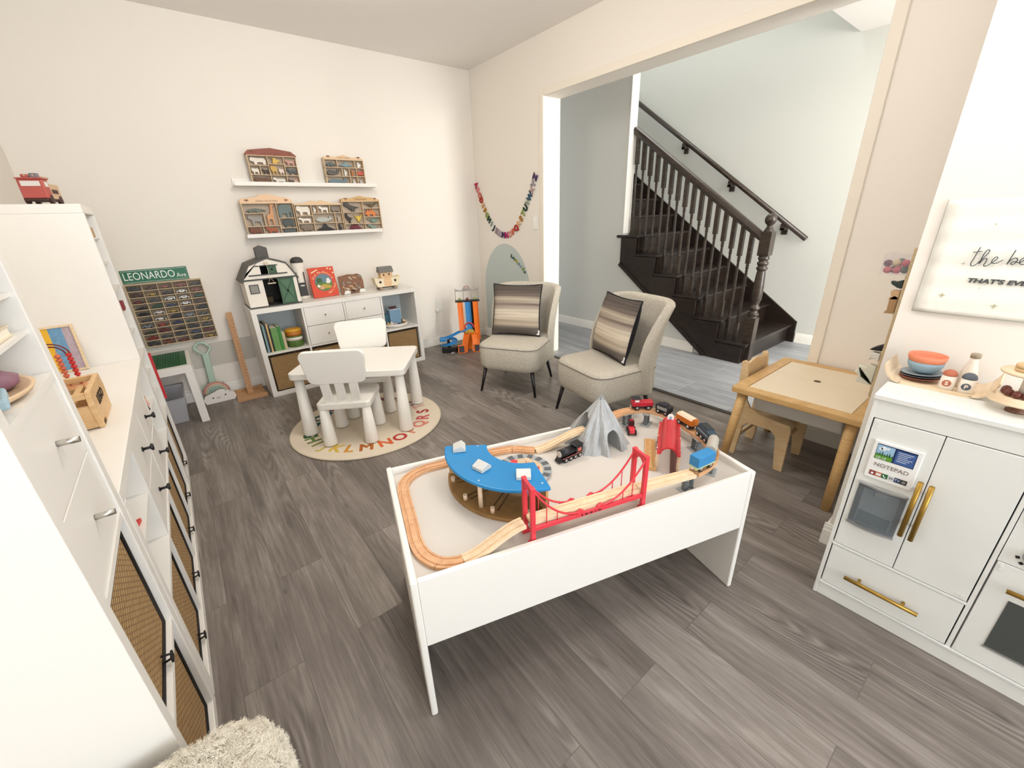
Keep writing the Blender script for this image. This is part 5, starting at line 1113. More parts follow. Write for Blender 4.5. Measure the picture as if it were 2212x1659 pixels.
abox('barn shaped box of wooden farm animals with red brown roof on the upper ledge','barn shaped box',.676,1.038,1.7005,1.915,[(-.02,0),(-.02,.01),(.05,.034),(.5,.055),(.92,.034),(1.02,.005),(1.02,0)],mat('barn_red','#8f5040',.6,noise=.1),'FARMYARD ANIMALS',.014,
  [(.655,0,.40),(.72,.40,.73),(.655,.73,1),(.335,0,1)],[(.40,.335,1),(.73,0,1),(.22,.335,.655),(.40,0,.335)],
  [('bull','#e6ddd0',.05,.37,.67,.25,'cow','white spotted wooden cow at top left'),('bird','#d9b45c',.46,.68,.73,.2,'duck','yellow wooden duck at top centre'),('quad','#cf9a8c',.76,.96,.67,.22,'pig','pink wooden pig at top right'),
   ('bull','#e8e0d2',.04,.19,.35,.21,'sheep','white wooden sheep at middle left'),('quad','#4a3a34',.25,.38,.35,.2,'dog','dark brown wooden dog beside the sheep'),('bull','#cfa75a',.43,.56,.345,.33,'calf','tan wooden calf in the large centre cubby'),('bull','#e2cfc2',.59,.70,.345,.22,'lamb','small pale wooden lamb in the large centre cubby'),
   ('quad','#5c6066',.76,.98,.35,.25,'donkey','grey wooden donkey at middle right'),('bull','#6e4c34',.05,.37,.0,.24,'horse','brown wooden horse at bottom left'),('quad','#e4dfd6',.43,.70,.0,.25,'dalmatian','white wooden dog at bottom centre'),('quad','#5a4640',.76,.86,.0,.2,'goat','dark wooden goat at bottom right'),('hippo','#d6b0a4',.87,.97,.0,.16,'piglet','pale pink wooden piglet at bottom right')])
abox('box of wooden sea animals on the right of the upper ledge','sea animal box',1.262,1.612,1.7005,1.912,[(0,0),(.0,.012),(.10,.022),(.3,.018),(.5,.036),(.7,.018),(.9,.022),(1,.008),(1,0)],pk,'Coastal Creatures',.016,
  [(.69,0,1),(.36,0,1)],[(.32,.69,1),(.76,.69,1),(.42,.36,.69),(.60,.36,.69),(.79,.36,.69),(.60,0,.36),(.79,0,.36)],
  [('croc','#5f6a68',.05,.29,.70,.2,'seal','grey wooden seal at top left'),('ray','#7d9aa0',.36,.72,.70,.22,'ray','blue green wooden ray at top centre'),('bird','#ece8e0',.82,.95,.70,.22,'gull','white wooden gull at top right'),
   ('whale','#5e5a54',.04,.38,.37,.26,'walrus','dark grey wooden walrus at middle left'),('bird','#e6e2da',.46,.56,.37,.25,'puffin','white and black wooden puffin in the middle row'),('bird','#b5713c',.64,.75,.37,.24,'starfish','orange brown wooden starfish in the middle row'),('crab','#d9604a',.82,.97,.37,.22,'crab','red wooden crab at middle right'),
   ('whale','#6f858c',.05,.56,.0,.28,'whale','long blue grey wooden whale at bottom left'),('bird','#ddd9d2',.65,.75,.0,.22,'penguin','white wooden penguin in the bottom row'),('bird','#cfcac2',.83,.95,.0,.2,'gull_chick','pale wooden chick at bottom right')])
abox('box of wooden safari animals with scalloped pale header on the lower ledge','safari box',.551,.938,1.3075,1.563,[(-.01,0),(-.01,.02),(.04,.034),(.14,.036),(.30,.046),(.38,.062),(.52,.070),(.66,.060),(.74,.046),(.9,.042),(.99,.022),(1.0,0)],mat('header_peach','#ecc8a4',.6,noise=.04),'SAFARI COLLECTION',.017,
  [(.70,0,.38),(.30,0,.66),(.53,.66,1),(.22,.66,1)],[(.38,.30,.70),(.66,0,1),(.32,0,.30)],
  [('croc','#6a7268',.06,.46,.705,.14,'crocodile','long green grey wooden crocodile at top left'),('giraffe','#d39a6e',.42,.63,.305,.66,'giraffe','tall tan wooden giraffe'),('quad','#9a9690',.07,.35,.31,.34,'zebra','grey striped wooden zebra at middle left'),
   ('elephant','#6c7a78',.68,.97,.535,.42,'elephant','grey green wooden elephant at top right'),('hippo','#4c5452',.72,.96,.225,.26,'rhino','dark grey wooden rhino at middle right'),('bull','#7d4a34',.05,.28,.0,.25,'lion','brown wooden lion at bottom left'),('quad','#a85c3a',.36,.60,.0,.29,'antelope','rust wooden antelope at bottom centre'),('hippo','#565c5c',.72,.97,.0,.18,'hippo','slate wooden hippo at bottom right')])
abox('box of wooden polar animals in the middle of the lower ledge','polar box',.946,1.346,1.3075,1.546,[(0,0),(0,.006),(.2,.012),(.36,.03),(.5,.026),(.58,.034),(.8,.012),(1,.008),(1,0)],pk,None,.01,
  [(.70,.34,1),(.62,0,.34),(.36,0,1)],[(.34,0,1),(.47,.70,1),(.73,.70,1),(.82,.0,.70)],
  [('bull','#ece4d6',.03,.31,.63,.33,'polar_bear','white wooden polar bear at top left'),('bird','#e6e0d6',.37,.45,.705,.2,'snow_bird','white wooden snow bird at the top'),('quad','#ebe4d8',.50,.71,.705,.24,'arctic_wolf','white wooden wolf at top centre'),('hippo','#8a7e72',.77,.96,.705,.2,'musk_ox','grey brown wooden musk ox at top right'),
   ('quad','#ebe3d6',.04,.30,.365,.2,'arctic_fox','white wooden fox at middle left'),('whale','#b9beb6',.40,.79,.365,.22,'narwhal','pale grey wooden narwhal in the middle row'),('bird','#b9ab98',.86,.96,.365,.2,'hare','beige wooden hare at middle right'),
   ('quad','#857562',.05,.30,.0,.3,'reindeer','grey brown wooden reindeer at bottom left'),('ray','#2c2a2c',.38,.80,.0,.33,'orca','black and white wooden orca at bottom centre'),('bird','#3a3838',.86,.96,.0,.28,'penguin','black wooden penguin at bottom right')])
abox('box of wooden dinosaurs at the right end of the lower ledge','dinosaur box',1.352,1.712,1.3075,1.571,[(0,0),(0,.016),(.1,.026),(.25,.022),(.4,.036),(.5,.044),(.6,.034),(.8,.03),(.92,.016),(1,.012),(1,0)],mat('header_tan','#d9b078',.6,noise=.06),'DINOSAURS',.02,
  [(.64,0,.53),(.26,0,.53),(.76,.53,1),(.47,.53,1),(.24,.53,1)],[(.53,0,1)],
  [('dino','#4f4a46',.05,.46,.645,.3,'tyrannosaur','dark grey wooden dinosaur at top left'),('ptero','#6a5a3e',.58,.95,.765,.2,'pterosaur','olive brown wooden flying reptile at top right'),('stego','#d9824a',.56,.95,.475,.26,'stegosaur','orange wooden stegosaur at middle right'),('dino','#3a3430',.04,.24,.265,.33,'raptor','black wooden raptor at middle left'),('ptero','#d9bb4a',.26,.50,.265,.35,'crested_dinosaur','yellow wooden dinosaur at middle left'),
   ('stego','#6e2a34',.10,.48,.0,.24,'horned_dinosaur','dark red wooden dinosaur at bottom left'),('ptero','#7a9a8c',.60,.95,.245,.2,'swimming_reptile','sea green wooden reptile at middle right'),('dino','#8aa094',.60,.90,.0,.22,'long_neck_dinosaur','pale green wooden dinosaur at bottom right')])
# ---------------------------------------------------------------- on top of the barn shelf
ZT = .7625
bw_ = mat('barn_white','#f1e9dc',.55,noise=.03); br_ = mat('barn_roof','#5e5b57',.7,noise=.2,scale=40); bk_ = mat('barn_charcoal','#3f3d3b',.6); bg = mat('barn_green','#4f7356',.55,noise=.08); din = mat('barn_inside','#35332f',.8)
ba = thing('toy_barn', 'white wooden toy barn with dark grey gambrel roof and green sliding doors', 'toy barn', (.592,4.06,ZT))
F0,F1 = 3.935,4.205
P(ba,'floor', MB().box(.395,.790,F0-.004,F1,ZT+.0005,ZT+.010), bk_, 0, True)
P(ba,'front_wall', MB().box(.40,.532,F0,F0+.01,ZT+.01,.985), bw_, .001, True); P(ba,'corner_post', MB().box(.757,.786,F0,F0+.01,ZT+.01,.985), bw_, .001, True)
P(ba,'gable', MB().prism([(.402,.993),(.466,1.102),(.535,1.127),(.535,1.02),(.402,1.02)],.01,'y',F0).prism([(.402,.993),(.786,.993),(.786,1.02),(.402,1.02)],.0099,'y',F0+.0002).prism([(.535,1.09),(.640,1.09),(.640,1.130),(.598,1.142),(.535,1.127)],.0098,'y',F0+.0001).prism([(.64,1.02),(.775,1.02),(.722,1.102),(.640,1.13)],.01,'y',F0), bw_, 0, True)
P(ba,'back_wall', MB().prism([(.40,ZT+.01),(.786,ZT+.01),(.786,.995),(.722,1.10),(.598,1.142),(.466,1.10),(.402,.995)],.01,'y',F1-.01), din, 0, True)
for x in (.40,.777): P(ba,'side_wall', MB().box(x,x+.009,F0+.01,F1-.01,ZT+.01,.99), bw_, 0, True)
P(ba,'loft_floor', MB().box(.41,.776,F0+.012,F1-.011,.985,.992), din, 0, True)
rf = [(.378,.978),(.455,1.107),(.598,1.152),(.732,1.107),(.805,.978)]; rfi = [(x*.965+.0208, z-.012) for x,z in rf]
P(ba,'roof', MB().prism(rf+rfi[::-1], F1-F0+.02, 'y', F0-.006), br_, .001, True)
P(ba,'cupola', MB().prism([(.547,1.135),(.547,1.222),(.59,1.240),(.634,1.222),(.634,1.135)],.085,'y',4.03), br_, .002, True)
P(ba,'eave_beam', MB().box(.398,.788,F0-.008,F0,.983,.993), bk_, 0, True); P(ba,'door_rail', MB().box(.445,.725,F0-.008,F0,1.018,1.026), bk_, 0, True); P(ba,'door_rail', MB().box(.50,.665,F0-.008,F0,1.088,1.094), bk_, 0, True)
def sdoor(x0,x1,z0,z1):
    d = P(ba,'sliding_door', MB().box(x0,x1,F0-.006,F0-.001,z0,z1), bg, 0, True); gm2 = mat('barn_green_trim','#3c5c44',.55)
    b = MB()
    for a,b2 in (((x0,z0),(x1,z1)),((x0,z1),(x1,z0))): b.sweep([(a[0],F0-.0075,a[1]),(b2[0],F0-.0075,b2[1])],[(-.006,-.0012),(.006,-.0012),(.006,.0012),(-.006,.0012)],up=Vector((0,-1,0)))
    b.box(x0,x1,F0-.0085,F0-.006,z1-.014,z1).box(x0,x1,F0-.0085,F0-.006,z0,z0+.014).box(x0,x0+.012,F0-.0085,F0-.006,z0,z1).box(x1-.012,x1,F0-.0085,F0-.006,z0,z1)
    P(d,'door_brace', b, gm2, 0, True)
sdoor(.640,.757,ZT+.012,.982); sdoor(.585,.65,1.027,1.087)
wn = P(ba,'window', MB().box(.427,.494,F0-.005,F0,.880,.952), bk_, .001, True); P(wn,'pane', MB().box(.433,.488,F0-.006,F0-.004,.886,.946), mat('barn_pane','#8a8880',.4), world=True)
P(ba,'hoist', MB().box(.572,.60,F0-.02,F0-.006,1.095,1.118).tube([(.586,F0-.022,1.10),(.586,F0-.024,1.0),(.570,F0-.024,.955)],.0014,5).tube([(.586,F0-.024,1.0),(.612,F0-.024,.955)],.0014,5).box(.562,.620,F0-.034,F0-.016,.948,.955), mat('hoist_rope','#d9cbb5',.8), 0, True)
P(ba,'hay_bale', MB().box(.54,.60,4.10,4.16,ZT+.0105,.82), mat('brown_hay','#5a4a34',.9,noise=.3), .004, True)
si = thing('toy_silo', 'white toy silo with dark dome top beside the toy barn', 'toy silo', (.858,4.145,ZT))
P(si,'cylinder', MB().lathe([(.050,.0005),(.050,.315),(0,.315)], seg=28), bw_); P(si,'dome', MB().lathe([(.053,.3155),(.053,.326),(.047,.345),(.030,.358),(0,.363)], seg=28), bk_); P(si,'base_ring', MB().lathe([(.0505,.001),(.053,.001),(.053,.024),(.0505,.024)], seg=28), bw_)
P(si,'front_panel', MB().at(RZ(-6)).box(-.034,.034,-.056,-.046,.03,.145), bk_, .002); P(si,'front_panel', MB().at(RZ(-6)).box(-.034,-.026,-.056,-.046,.145,.235).box(.026,.034,-.056,-.046,.145,.235), bk_); P(si,'label_plate', MB().at(RZ(-6)).box(-.014,.018,-.0575,-.056,.115,.125), bw_)
bo = thing('picture_book', 'red farm picture book standing upright beside the toy silo', 'book', (1.03,4.06,ZT+.0006), R(4), rx=R(-9)); WM[bo.name] = T(1.03,4.06,ZT+.0006)@RZ(4)@RX(-9); bo.rotation_euler = WM[bo.name].to_euler()
P(bo,'cover', MB().box(-.112,.112,-.012,-.009,0,.262).box(-.112,.112,.009,.012,0,.262).box(-.112,-.109,-.009,.009,0,.262), mat('book_red','#d6492c',.5,noise=.03), .001); P(bo,'pages', MB().box(-.109,.108,-.009,.009,.003,.259), mat('pages','#efe6d4',.8))
b = MB(); b.use(mat('farm_sky','#5f8090',.5)).at(T(0,-.0126,.128)@RX(90)).cyl((0,0,0),(0,0,.0008),.076,36); b.at(Matrix())
b.use(mat('farm_green','#5a7a34',.5)).prism([(.074*math.cos(R(180+9*k)),.128+.074*math.sin(R(180+9*k))) for k in range(21)],.0006,'y',-.0140); b.use(mat('farm_straw','#b9a03e',.5)).prism([(-.05,.075),(.06,.075),(.055,.10),(0,.115),(-.045,.10)],.0006,'y',-.0146); b.use(mat('farm_tree','#3c5c2c',.5)).prism([(-.06,.13),(-.01,.13),(-.015,.165),(-.04,.175),(-.06,.16)],.0006,'y',-.0150)
b.use(mat('farm_white','#ece6dc',.5)).prism([(.02,.12),(.05,.115),(.065,.135),(.05,.165),(.03,.16)],.0006,'y',-.0152).prism([(-.065,.095),(-.045,.085),(-.035,.105),(-.055,.115)],.0006,'y',-.0152); b.use(mat('farm_pink','#d6a08a',.5)).prism([(-.04,.07),(-.01,.068),(-.005,.095),(-.03,.10)],.0006,'y',-.0154)
P(bo,'cover_picture', b)
tx_ = mat('cover_text','#f0d9a8',.5); b = MB()
for txt,r_,a0,a1,fl in (('Old MacDonald',.091,152,24,0),('Had a Farm',.098,-72,-12,1)):
    for i,ch in enumerate(txt):
        a = a0+(a1-a0)*i/(len(txt)-1); M = Matrix(((1,0,0,r_*math.cos(R(a))),(0,0,-1,-.0128),(0,1,0,.128+r_*math.sin(R(a))),(0,0,0,1))) @ RZ(a-90 if not fl else a+90)
        if ch != ' ': b.text(ch, M, .026, .0004)
b.prism([(-.09,.225),(-.03,.248),(-.028,.24),(-.088,.214)],.0006,'y',-.0128)
for x,z in ((.06,.247),(.085,.24),(.10,.205)): b.prism([(x,z+.009),(x-.009,z),(x,z-.009),(x+.009,z)],.0006,'y',-.0128)
P(bo,'cover_title', b, tx_)
pz = thing('picture_puzzle', 'brown shaped animal puzzle board standing between red book and toy ark', 'puzzle', (1.27,4.05,ZT+.0005)); M_ = T(1.27,4.05,ZT+.0006)@RZ(3)@RX(-8); pz.rotation_euler = M_.to_euler(); WM[pz.name] = M_
P(pz,'board', MB().prism([(-.11,0),(.09,0),(.115,.04),(.118,.11),(.105,.16),(.07,.178),(.04,.172),(-.02,.178),(-.11,.165)],.014,'y',-.007), mat('puzzle_brown','#8d6248',.6,noise=.6,scale=55), .003)
rnd = random.Random(9); b = MB()
for i in range(26):
    x,z = rnd.uniform(-.095,.095),rnd.uniform(.02,.15); b.use(mat(*[('pz_tan','#c9a27a',.6),('pz_dark','#4c382c',.6),('pz_pale','#d9c8b0',.6),('pz_grey','#8a8f88',.6)][i%4])); b.at(T(x,-.0076,z)@RY(rnd.uniform(0,90))).box(-.018,.018,-.0004,.0006,-.006,.006)
b.at(Matrix()); P(pz,'printed_animals', b)
for x in (-.06,.085):
    P(pz,'sheep_piece', MB().prism([(x-.03,0),(x+.03,0),(x+.034,.022),(x+.01,.034),(x-.018,.03)],.008,'y',-.016), mat('sheep_white','#e6e6de',.7), .003)
ak = thing('toy_ark', 'pale wooden toy ark on wheels with grey cabin roof at the shelf end', 'toy boat', (1.60,4.03,ZT+.0005)); hl = wood('ark_pale','#e6d6b4','#f0e4c8',(3,3,60),.6,.4); cbm = wood('ark_cabin','#d9b184','#e6c49a',(6,6,30),.6,1)
P(ak,'hull', MB().prism([(-.10,.03),(.10,.03),(.128,.075),(.132,.125),(.085,.112),(-.085,.112),(-.130,.125),(-.124,.075)],.08,'y',-.04), hl, .004); P(ak,'gangway', MB().box(-.035,.04,-.0425,-.04,.03,.115), cbm, .001); P(ak,'cabin', MB().box(-.06,.06,-.035,.035,.112,.165), cbm, .002)
P(ak,'cabin_roof', MB().prism([(-.045,.165),(.045,.165),(.045,.172),(.018,.218),(-.018,.218),(-.045,.172)],.14,'x',-.07), mat('ark_roof','#77746f',.6,noise=.05), .002)
for x,z,r_ in ((-.075,.078,.0125),(.078,.082,.0125),(-.03,.142,.009),(.025,.145,.009)): P(ak,'porthole', MB().cyl((x,-.0405 if z < .1 else -.0355,z),(x,-.0395 if z < .1 else -.0345,z),r_,14), mat('porthole_dark','#2e2a26',.7))
P(ak,'axle', MB().box(-.08,.08,-.03,.03,.018,.03), bk_, .001)
for x in (-.075,.075):
    for s in (-1,1): P(ak,'wheel', MB().cyl((x,s*.032,.0155),(x,s*.048,.0155),.0155,16), mat('wheel_tan','#9a8672',.6))
# ---------------------------------------------------------------- inside the barn shelf
ZC = cellx(1)+.0005
for i,(x,th,h,d,hx,lab) in enumerate(((.437,.016,.235,.20,'#7f9a9c','pale teal book leaning at the left of the barn shelf cubby'),(.457,.008,.245,.19,'#3a3c40','thin black book second from left in the barn shelf cubby'),(.468,.012,.24,.2,'#d9b878','thin straw yellow book third from left in the barn shelf cubby'),(.483,.008,.225,.19,'#2c3034','thin dark slate book beside the green boxed book'),(.494,.05,.20,.17,'#6c9a58','thick green boxed book standing in the barn shelf cubby'),(.546,.022,.205,.16,'#3f8a3c','bright green book right of the thick green one'),(.570,.022,.15,.12,'#c9bd96','short cream book with farm picture beside the tin'))):
    o = thing('book', lab, 'book', (x+th/2,4.0,ZC), 0, 'books in the barn shelf cubby'); y0 = 3.915
    P(o,'cover', MB().box(x,x+.0015,y0,y0+d,ZC,ZC+h).box(x+th-.0015,x+th,y0,y0+d,ZC,ZC+h).box(x+.0015,x+th-.0015,y0,y0+.002,ZC,ZC+h), mat('cover_'+hx[1:],hx,.5,noise=.15,scale=30), 0, True); P(o,'pages', MB().box(x+.0015,x+th-.0015,y0+.003,y0+d-.003,ZC+.002,ZC+h-.003), MATS['pages'], 0, True)
tn = thing('toy_tin', 'round tin of farm toys with yellow lid in the barn shelf cubby', 'tin', (.672,3.985,ZC)); tm = mat('tin_print','#5a7a34',.4,noise=.9,scale=35)
P(tn,'drum', MB().lathe([(.064,.0),(.066,.004),(.066,.13),(0,.13)], seg=32), tm); P(tn,'white_band', MB().lathe([(.0662,.058),(.0668,.058),(.0668,.085),(.0662,.085)], seg=32), mat('tin_white','#e6e0d4',.4)); P(tn,'orange_band', MB().lathe([(.0662,.098),(.067,.098),(.067,.13),(.0662,.13)], seg=32), mat('tin_orange','#c9782c',.4,noise=.5,scale=50)); P(tn,'lid', MB().lathe([(.066,.1305),(.0675,.1305),(.066,.145),(.058,.156),(.05,.158),(0,.158)], seg=32), mat('tin_yellow','#dca02c',.4))
for x,y,hx,lab in ((.640,3.93,'#d9d2c4','white'),(.70,3.925,'#b0563a','rust')): pass
tr_ = thing('round_tray', 'round white tray of small animal figures in the right hand cubby', 'tray', (1.635,4.03,ZC)); P(tr_,'dish', MB().lathe([(.10,0),(.120,.006),(.128,.036),(.124,.036),(.116,.010),(0,.008)], seg=40), mat('tray_white','#ece6dc',.5))
bb = thing('toy_block_box', 'light blue toy block box standing on the round white tray', 'toy box', (1.632,4.05,ZC+.009)); P(bb,'box', MB().box(1.575,1.692,4.0,4.10,ZC+.009,ZC+.165), mat('box_light_blue','#7fa3be',.5,noise=.04), .004, True); P(bb,'box_rim', MB().box(1.573,1.694,3.998,4.102,ZC+.165,ZC+.172), mat('rim_pale','#c9d6de',.5), .001, True)
S('toy_figure', MB().prism([(1.60,ZC+.1725),(1.665,ZC+.1725),(1.66,ZC+.185),(1.668,ZC+.198),(1.65,ZC+.19),(1.635,ZC+.196),(1.61,ZC+.188),(1.595,ZC+.2)],.03,'y',4.03), mat('fig_plum','#5a2430',.5), 'dark red toy figure lying on the light blue block box', 'toy figure', None, .003)
for x,y,h,hx,lab in ((1.545,3.975,.05,'#c9b06a','yellow toy animal at the left edge of the round tray'),(1.572,3.955,.055,'#e6dfd6','white toy animal at the front of the round tray'),(1.598,3.945,.045,'#b9a8ac','pinkish grey toy animal at the front of the round tray'),(1.645,3.945,.03,'#3a3634','black toy animal at the front of the round tray'),(1.69,3.965,.04,'#6a4a34','brown toy animal at the right of the round tray'),(1.715,3.99,.055,'#d6c49a','cream toy animal at the right of the round tray'),(1.70,4.03,.06,'#4a3a30','dark brown toy animal behind the cream one on the round tray')):
    S('animal_figure', MB().prism([(x-.017,ZC+.011),(x-.010,ZC+.011),(x-.008,ZC+.011+h*.4),(x+.006,ZC+.011+h*.4),(x+.009,ZC+.011),(x+.016,ZC+.011),(x+.016,ZC+.011+h*.7),(x-.004,ZC+.011+h*.75),(x-.008,ZC+.011+h),(x-.018,ZC+.011+h*.9)],.014,'y',y-.007), mat('fig_'+hx[1:],hx,.55), lab, 'toy animal', 'animal figures on the round tray', .003)
S('teal_cup', MB().lathe([(.022,0),(.03,.08),(.027,.08),(.02,.004),(0,.004)],(1.538,4.06,ZC+.0375),20), mat('teal_cup','#3f6a78',.5), 'dark teal cup beside the light blue block box', 'cup') if False else S('toy_block', MB().box(1.535,1.571,4.03,4.075,ZC+.037,ZC+.125), mat('teal_block','#3f6a78',.5), 'dark teal toy block left of the light blue block box', 'toy block', None, .003)
# ---------------------------------------------------------------- left units: things on them
ZL = .785
def west(name): return WM[name]
pcx = thing('picture_board', 'wooden framed bead picture with yellow and blue panels leaning on the far tower', 'picture', (-.52,2.725,ZL+.0005)); M_ = T(-.52,2.708,ZL+.0006)@RX(-8); pcx.rotation_euler = M_.to_euler(); WM[pcx.name] = M_; pw_ = wood('pale_frame','#dcc09a','#ecd6b4',(6,6,30),.6,1)
P(pcx,'frame', MB().box(-.09,-.08,-.008,.008,0,.215).box(.07,.08,-.008,.008,0,.215).box(-.08,.07,-.008,.008,0,.01).box(-.08,.07,-.008,.008,.205,.215), pw_, .001); P(pcx,'yellow_panel', MB().box(-.08,-.005,-.003,.003,.01,.205), mat('panel_yellow','#e8b428',.6)); P(pcx,'blue_panel', MB().box(-.005,.04,-.003,.003,.01,.205), mat('panel_blue','#6f9fc4',.6,noise=.4,scale=90)); P(pcx,'grey_panel', MB().box(.04,.07,-.003,.003,.01,.205), mat('panel_lilac','#b9a8b0',.6,noise=.4,scale=90))
ab = thing('toy_abacus', 'wooden bead abacus with red and orange beads behind the brick box', 'abacus', (-.475,2.40,ZL+.0005)); aw = wood('abacus_wood','#c98a58','#d9a070',(8,8,30),.5,1)
P(ab,'base', MB().box(-.07,.06,-.03,.03,0,.014), aw, .002)
P(ab,'arched_wire', MB().tube([(-.005+.055*math.cos(R(10*k)),.0,.145+.05*math.sin(R(10*k))) for k in range(19)],.003,6).tube([(-.005+.04*math.cos(R(10*k)),.02,.14+.04*math.sin(R(10*k))) for k in range(19)],.003,6), mat('wire_maroon','#6e2a2e',.4))
for i,(x,cc) in enumerate(((.045,'#c4241c'),(.012,'#d06a48'),(-.025,'#d98a4a'),(-.058,'#e0a860'))):
    P(ab,'rod', MB().cyl((x,0,.014),(x,0,.165),.002,6), aw); b = MB()
    for k in range(8): b.ball((x,0,.026+.0165*k),.0105,10,.8)
    P(ab,'bead_column', b, mat('bead_'+cc[1:],cc,.35))
kb_ = thing('brick_storage_box', 'pale wooden slotted storage box with dark burnt lettering on the low left shelf', 'storage box', (-.392,1.93,ZL+.0005), R(90)); lw = wood('lego_wood','#d3a872','#e2bf90',(8,8,20),.55,1.5)
P(kb_,'front_board', MB().prism([(-.115,0),(.115,0),(.135,.085),(.12,.13),(-.12,.13),(-.135,.085)],.014,'y',-.075), lw, .002); P(kb_,'back_board', MB().prism([(-.115,0),(.115,0),(.135,.085),(.12,.13),(-.12,.13),(-.135,.085)],.014,'y',.061), lw, .002)
P(kb_,'floor_board', MB().box(-.112,.112,-.061,.061,.004,.014), lw); 
for s in (-1,1): P(kb_,'end_board', MB().prism([(s*.112,.014),(s*.100,.014),(s*.118,.085),(s*.130,.085)],.122,'y',-.061), lw); P(kb_,'handle_rail', MB().box(s*.118-.008,s*.118+.008,-.061,.061,.108,.128), lw, .002)
for y in (-.03,.02): P(kb_,'slat', MB().box(-.11,.11,y,y+.018,.088,.098), lw, .001)
P(kb_,'lettering', MB().text('LEGO', Matrix(((1,0,0,.0),(0,0,-1,-.0755),(0,1,0,.078),(0,0,0,1))), .046, .0004, bold=.0011), mat('burnt_letter','#2e1c12',.8))
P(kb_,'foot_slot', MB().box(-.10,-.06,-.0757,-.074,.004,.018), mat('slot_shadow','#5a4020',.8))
ZS1 = cellx(3)*ZW+.001
pl_ = thing('wooden_plate', 'round wooden plate with pastel toy food in the nearest white tower', 'plate', (-.408,1.076,ZS1+.0005)); P(pl_,'plate', MB().lathe([(.135,0),(.153,.008),(.158,.016),(.150,.016),(.138,.008),(0,.007)], seg=48), wood('plate_beech','#d9b48c','#e6c8a4',(6,6,20),.5,1))
S('toy_food', MB().at(T(-.335,1.105,ZS1+.0095)).lathe([(.05,0),(.062,.008),(.064,.02),(.05,.028),(.044,.034),(.02,.04),(0,.041)], seg=20), mat('mauve_food','#8f6474',.6,noise=.35,scale=40), 'mauve stacked toy food on the wooden plate in the nearest tower', 'toy food')
S('toy_food', MB().at(T(-.288,1.0,ZS1+.0095)@RZ(12)).box(-.02,.02,-.045,.045,0,.018), mat('pale_blue_food','#a9c4d0',.6), 'pale blue toy food slice on the wooden plate in the nearest tower', 'toy food', None, .004)
zb_ = cellx(3)*ZW+.091
for k,(hx,th,lab) in enumerate((('#e6d6bc',.020,'cream book lying at the bottom of the pile in the nearest tower'),('#cdd2cc',.014,'grey green book lying on the cream one in the nearest tower'))):
    o = thing('book', lab, 'book', (-.39,1.08,zb_), 0, 'books lying in the nearest tower'); x0,x1,y0,y1 = -.50,-.272-.012*k,.96,1.19-.02*k
    P(o,'cover', MB().box(x0,x1,y0,y1,zb_,zb_+.002).box(x0,x1,y0,y1,zb_+th-.002,zb_+th).box(x0,x0+.002,y0,y1,zb_+.002,zb_+th-.002), mat('bk_'+hx[1:],hx,.6), 0, True); P(o,'pages', MB().box(x0+.003,x1-.003,y0+.003,y1-.003,zb_+.002,zb_+th-.002), MATS['pages'], 0, True); zb_ += th+.0005
S('toy_egg', MB().ball((-.285,1.155,zb_+.0085),.008,12,1.0), mat('olive_cream','#cfc79a',.5), 'small round olive toy resting on the books in the nearest tower', 'toy')
zl2 = (cellx(1)+.177)*ZW+.0008
S('toy_apple_slice', MB().prism([(-.018+.036*k/8, .0+.02*math.sin(math.pi*k/8)) for k in range(9)],.012,'z',0).at(Matrix()) if False else MB().at(T(-.275,1.46,zl2)@RZ(80)).prism([(-.022+.044*k/8, .022*math.sin(math.pi*k/8)) for k in range(9)],.014,'z',0), mat('apple_red','#c4352c',.4), 'red toy slice on the mid shelf of the low left unit', 'toy', None, .003)
for (x,y,h,r_,hx,nm,lab) in ((-.285,2.60,.05,.013,'#d9a49a','toy_doll','pink toy figure in the far cubby of the low left shelf'),(-.28,2.52,.045,.012,'#3a3034','toy_doll','dark toy figure in the far cubby of the low left shelf')):
    o = thing(nm, lab, 'toy figure', (x,y,zl2), 0, 'toy figures in the low left shelf'); P(o,'body', MB().lathe([(r_,0),(r_*1.05,.004),(r_*.6,h*.7),(0,h*.7)], seg=16), mat('doll_'+hx[1:],hx,.6)); P(o,'head', MB().ball((0,0,h*.85),r_*.7,12), mat('doll_head','#dcb89c',.6))
S('toy_dome', MB().lathe([(.038,0),(.036,.02),(.022,.042),(0,.05)],(-.31,2.50,(cellx(1))*ZW+.001),24), mat('dome_green','#2f7a5c',.5), 'green dome shaped toy on the lower level of the far cubby', 'toy')
for k,(hx,lab) in enumerate((('#b9905c','tan wooden box on upper shelf of the tower under the fire truck'),('#8c2f34','dark red block on middle shelf of the tower under the fire truck'))):
    z = (cellx(3)+.233)*ZW+.001 if k == 0 else (cellx(2)+.233)*ZW+.001
    S('toy_block', MB().box(-.33,-.258,2.85+.1*k,2.92+.1*k,z,z+.045), mat('blk_'+hx[1:],hx,.6), lab, 'toy block', None, .002)
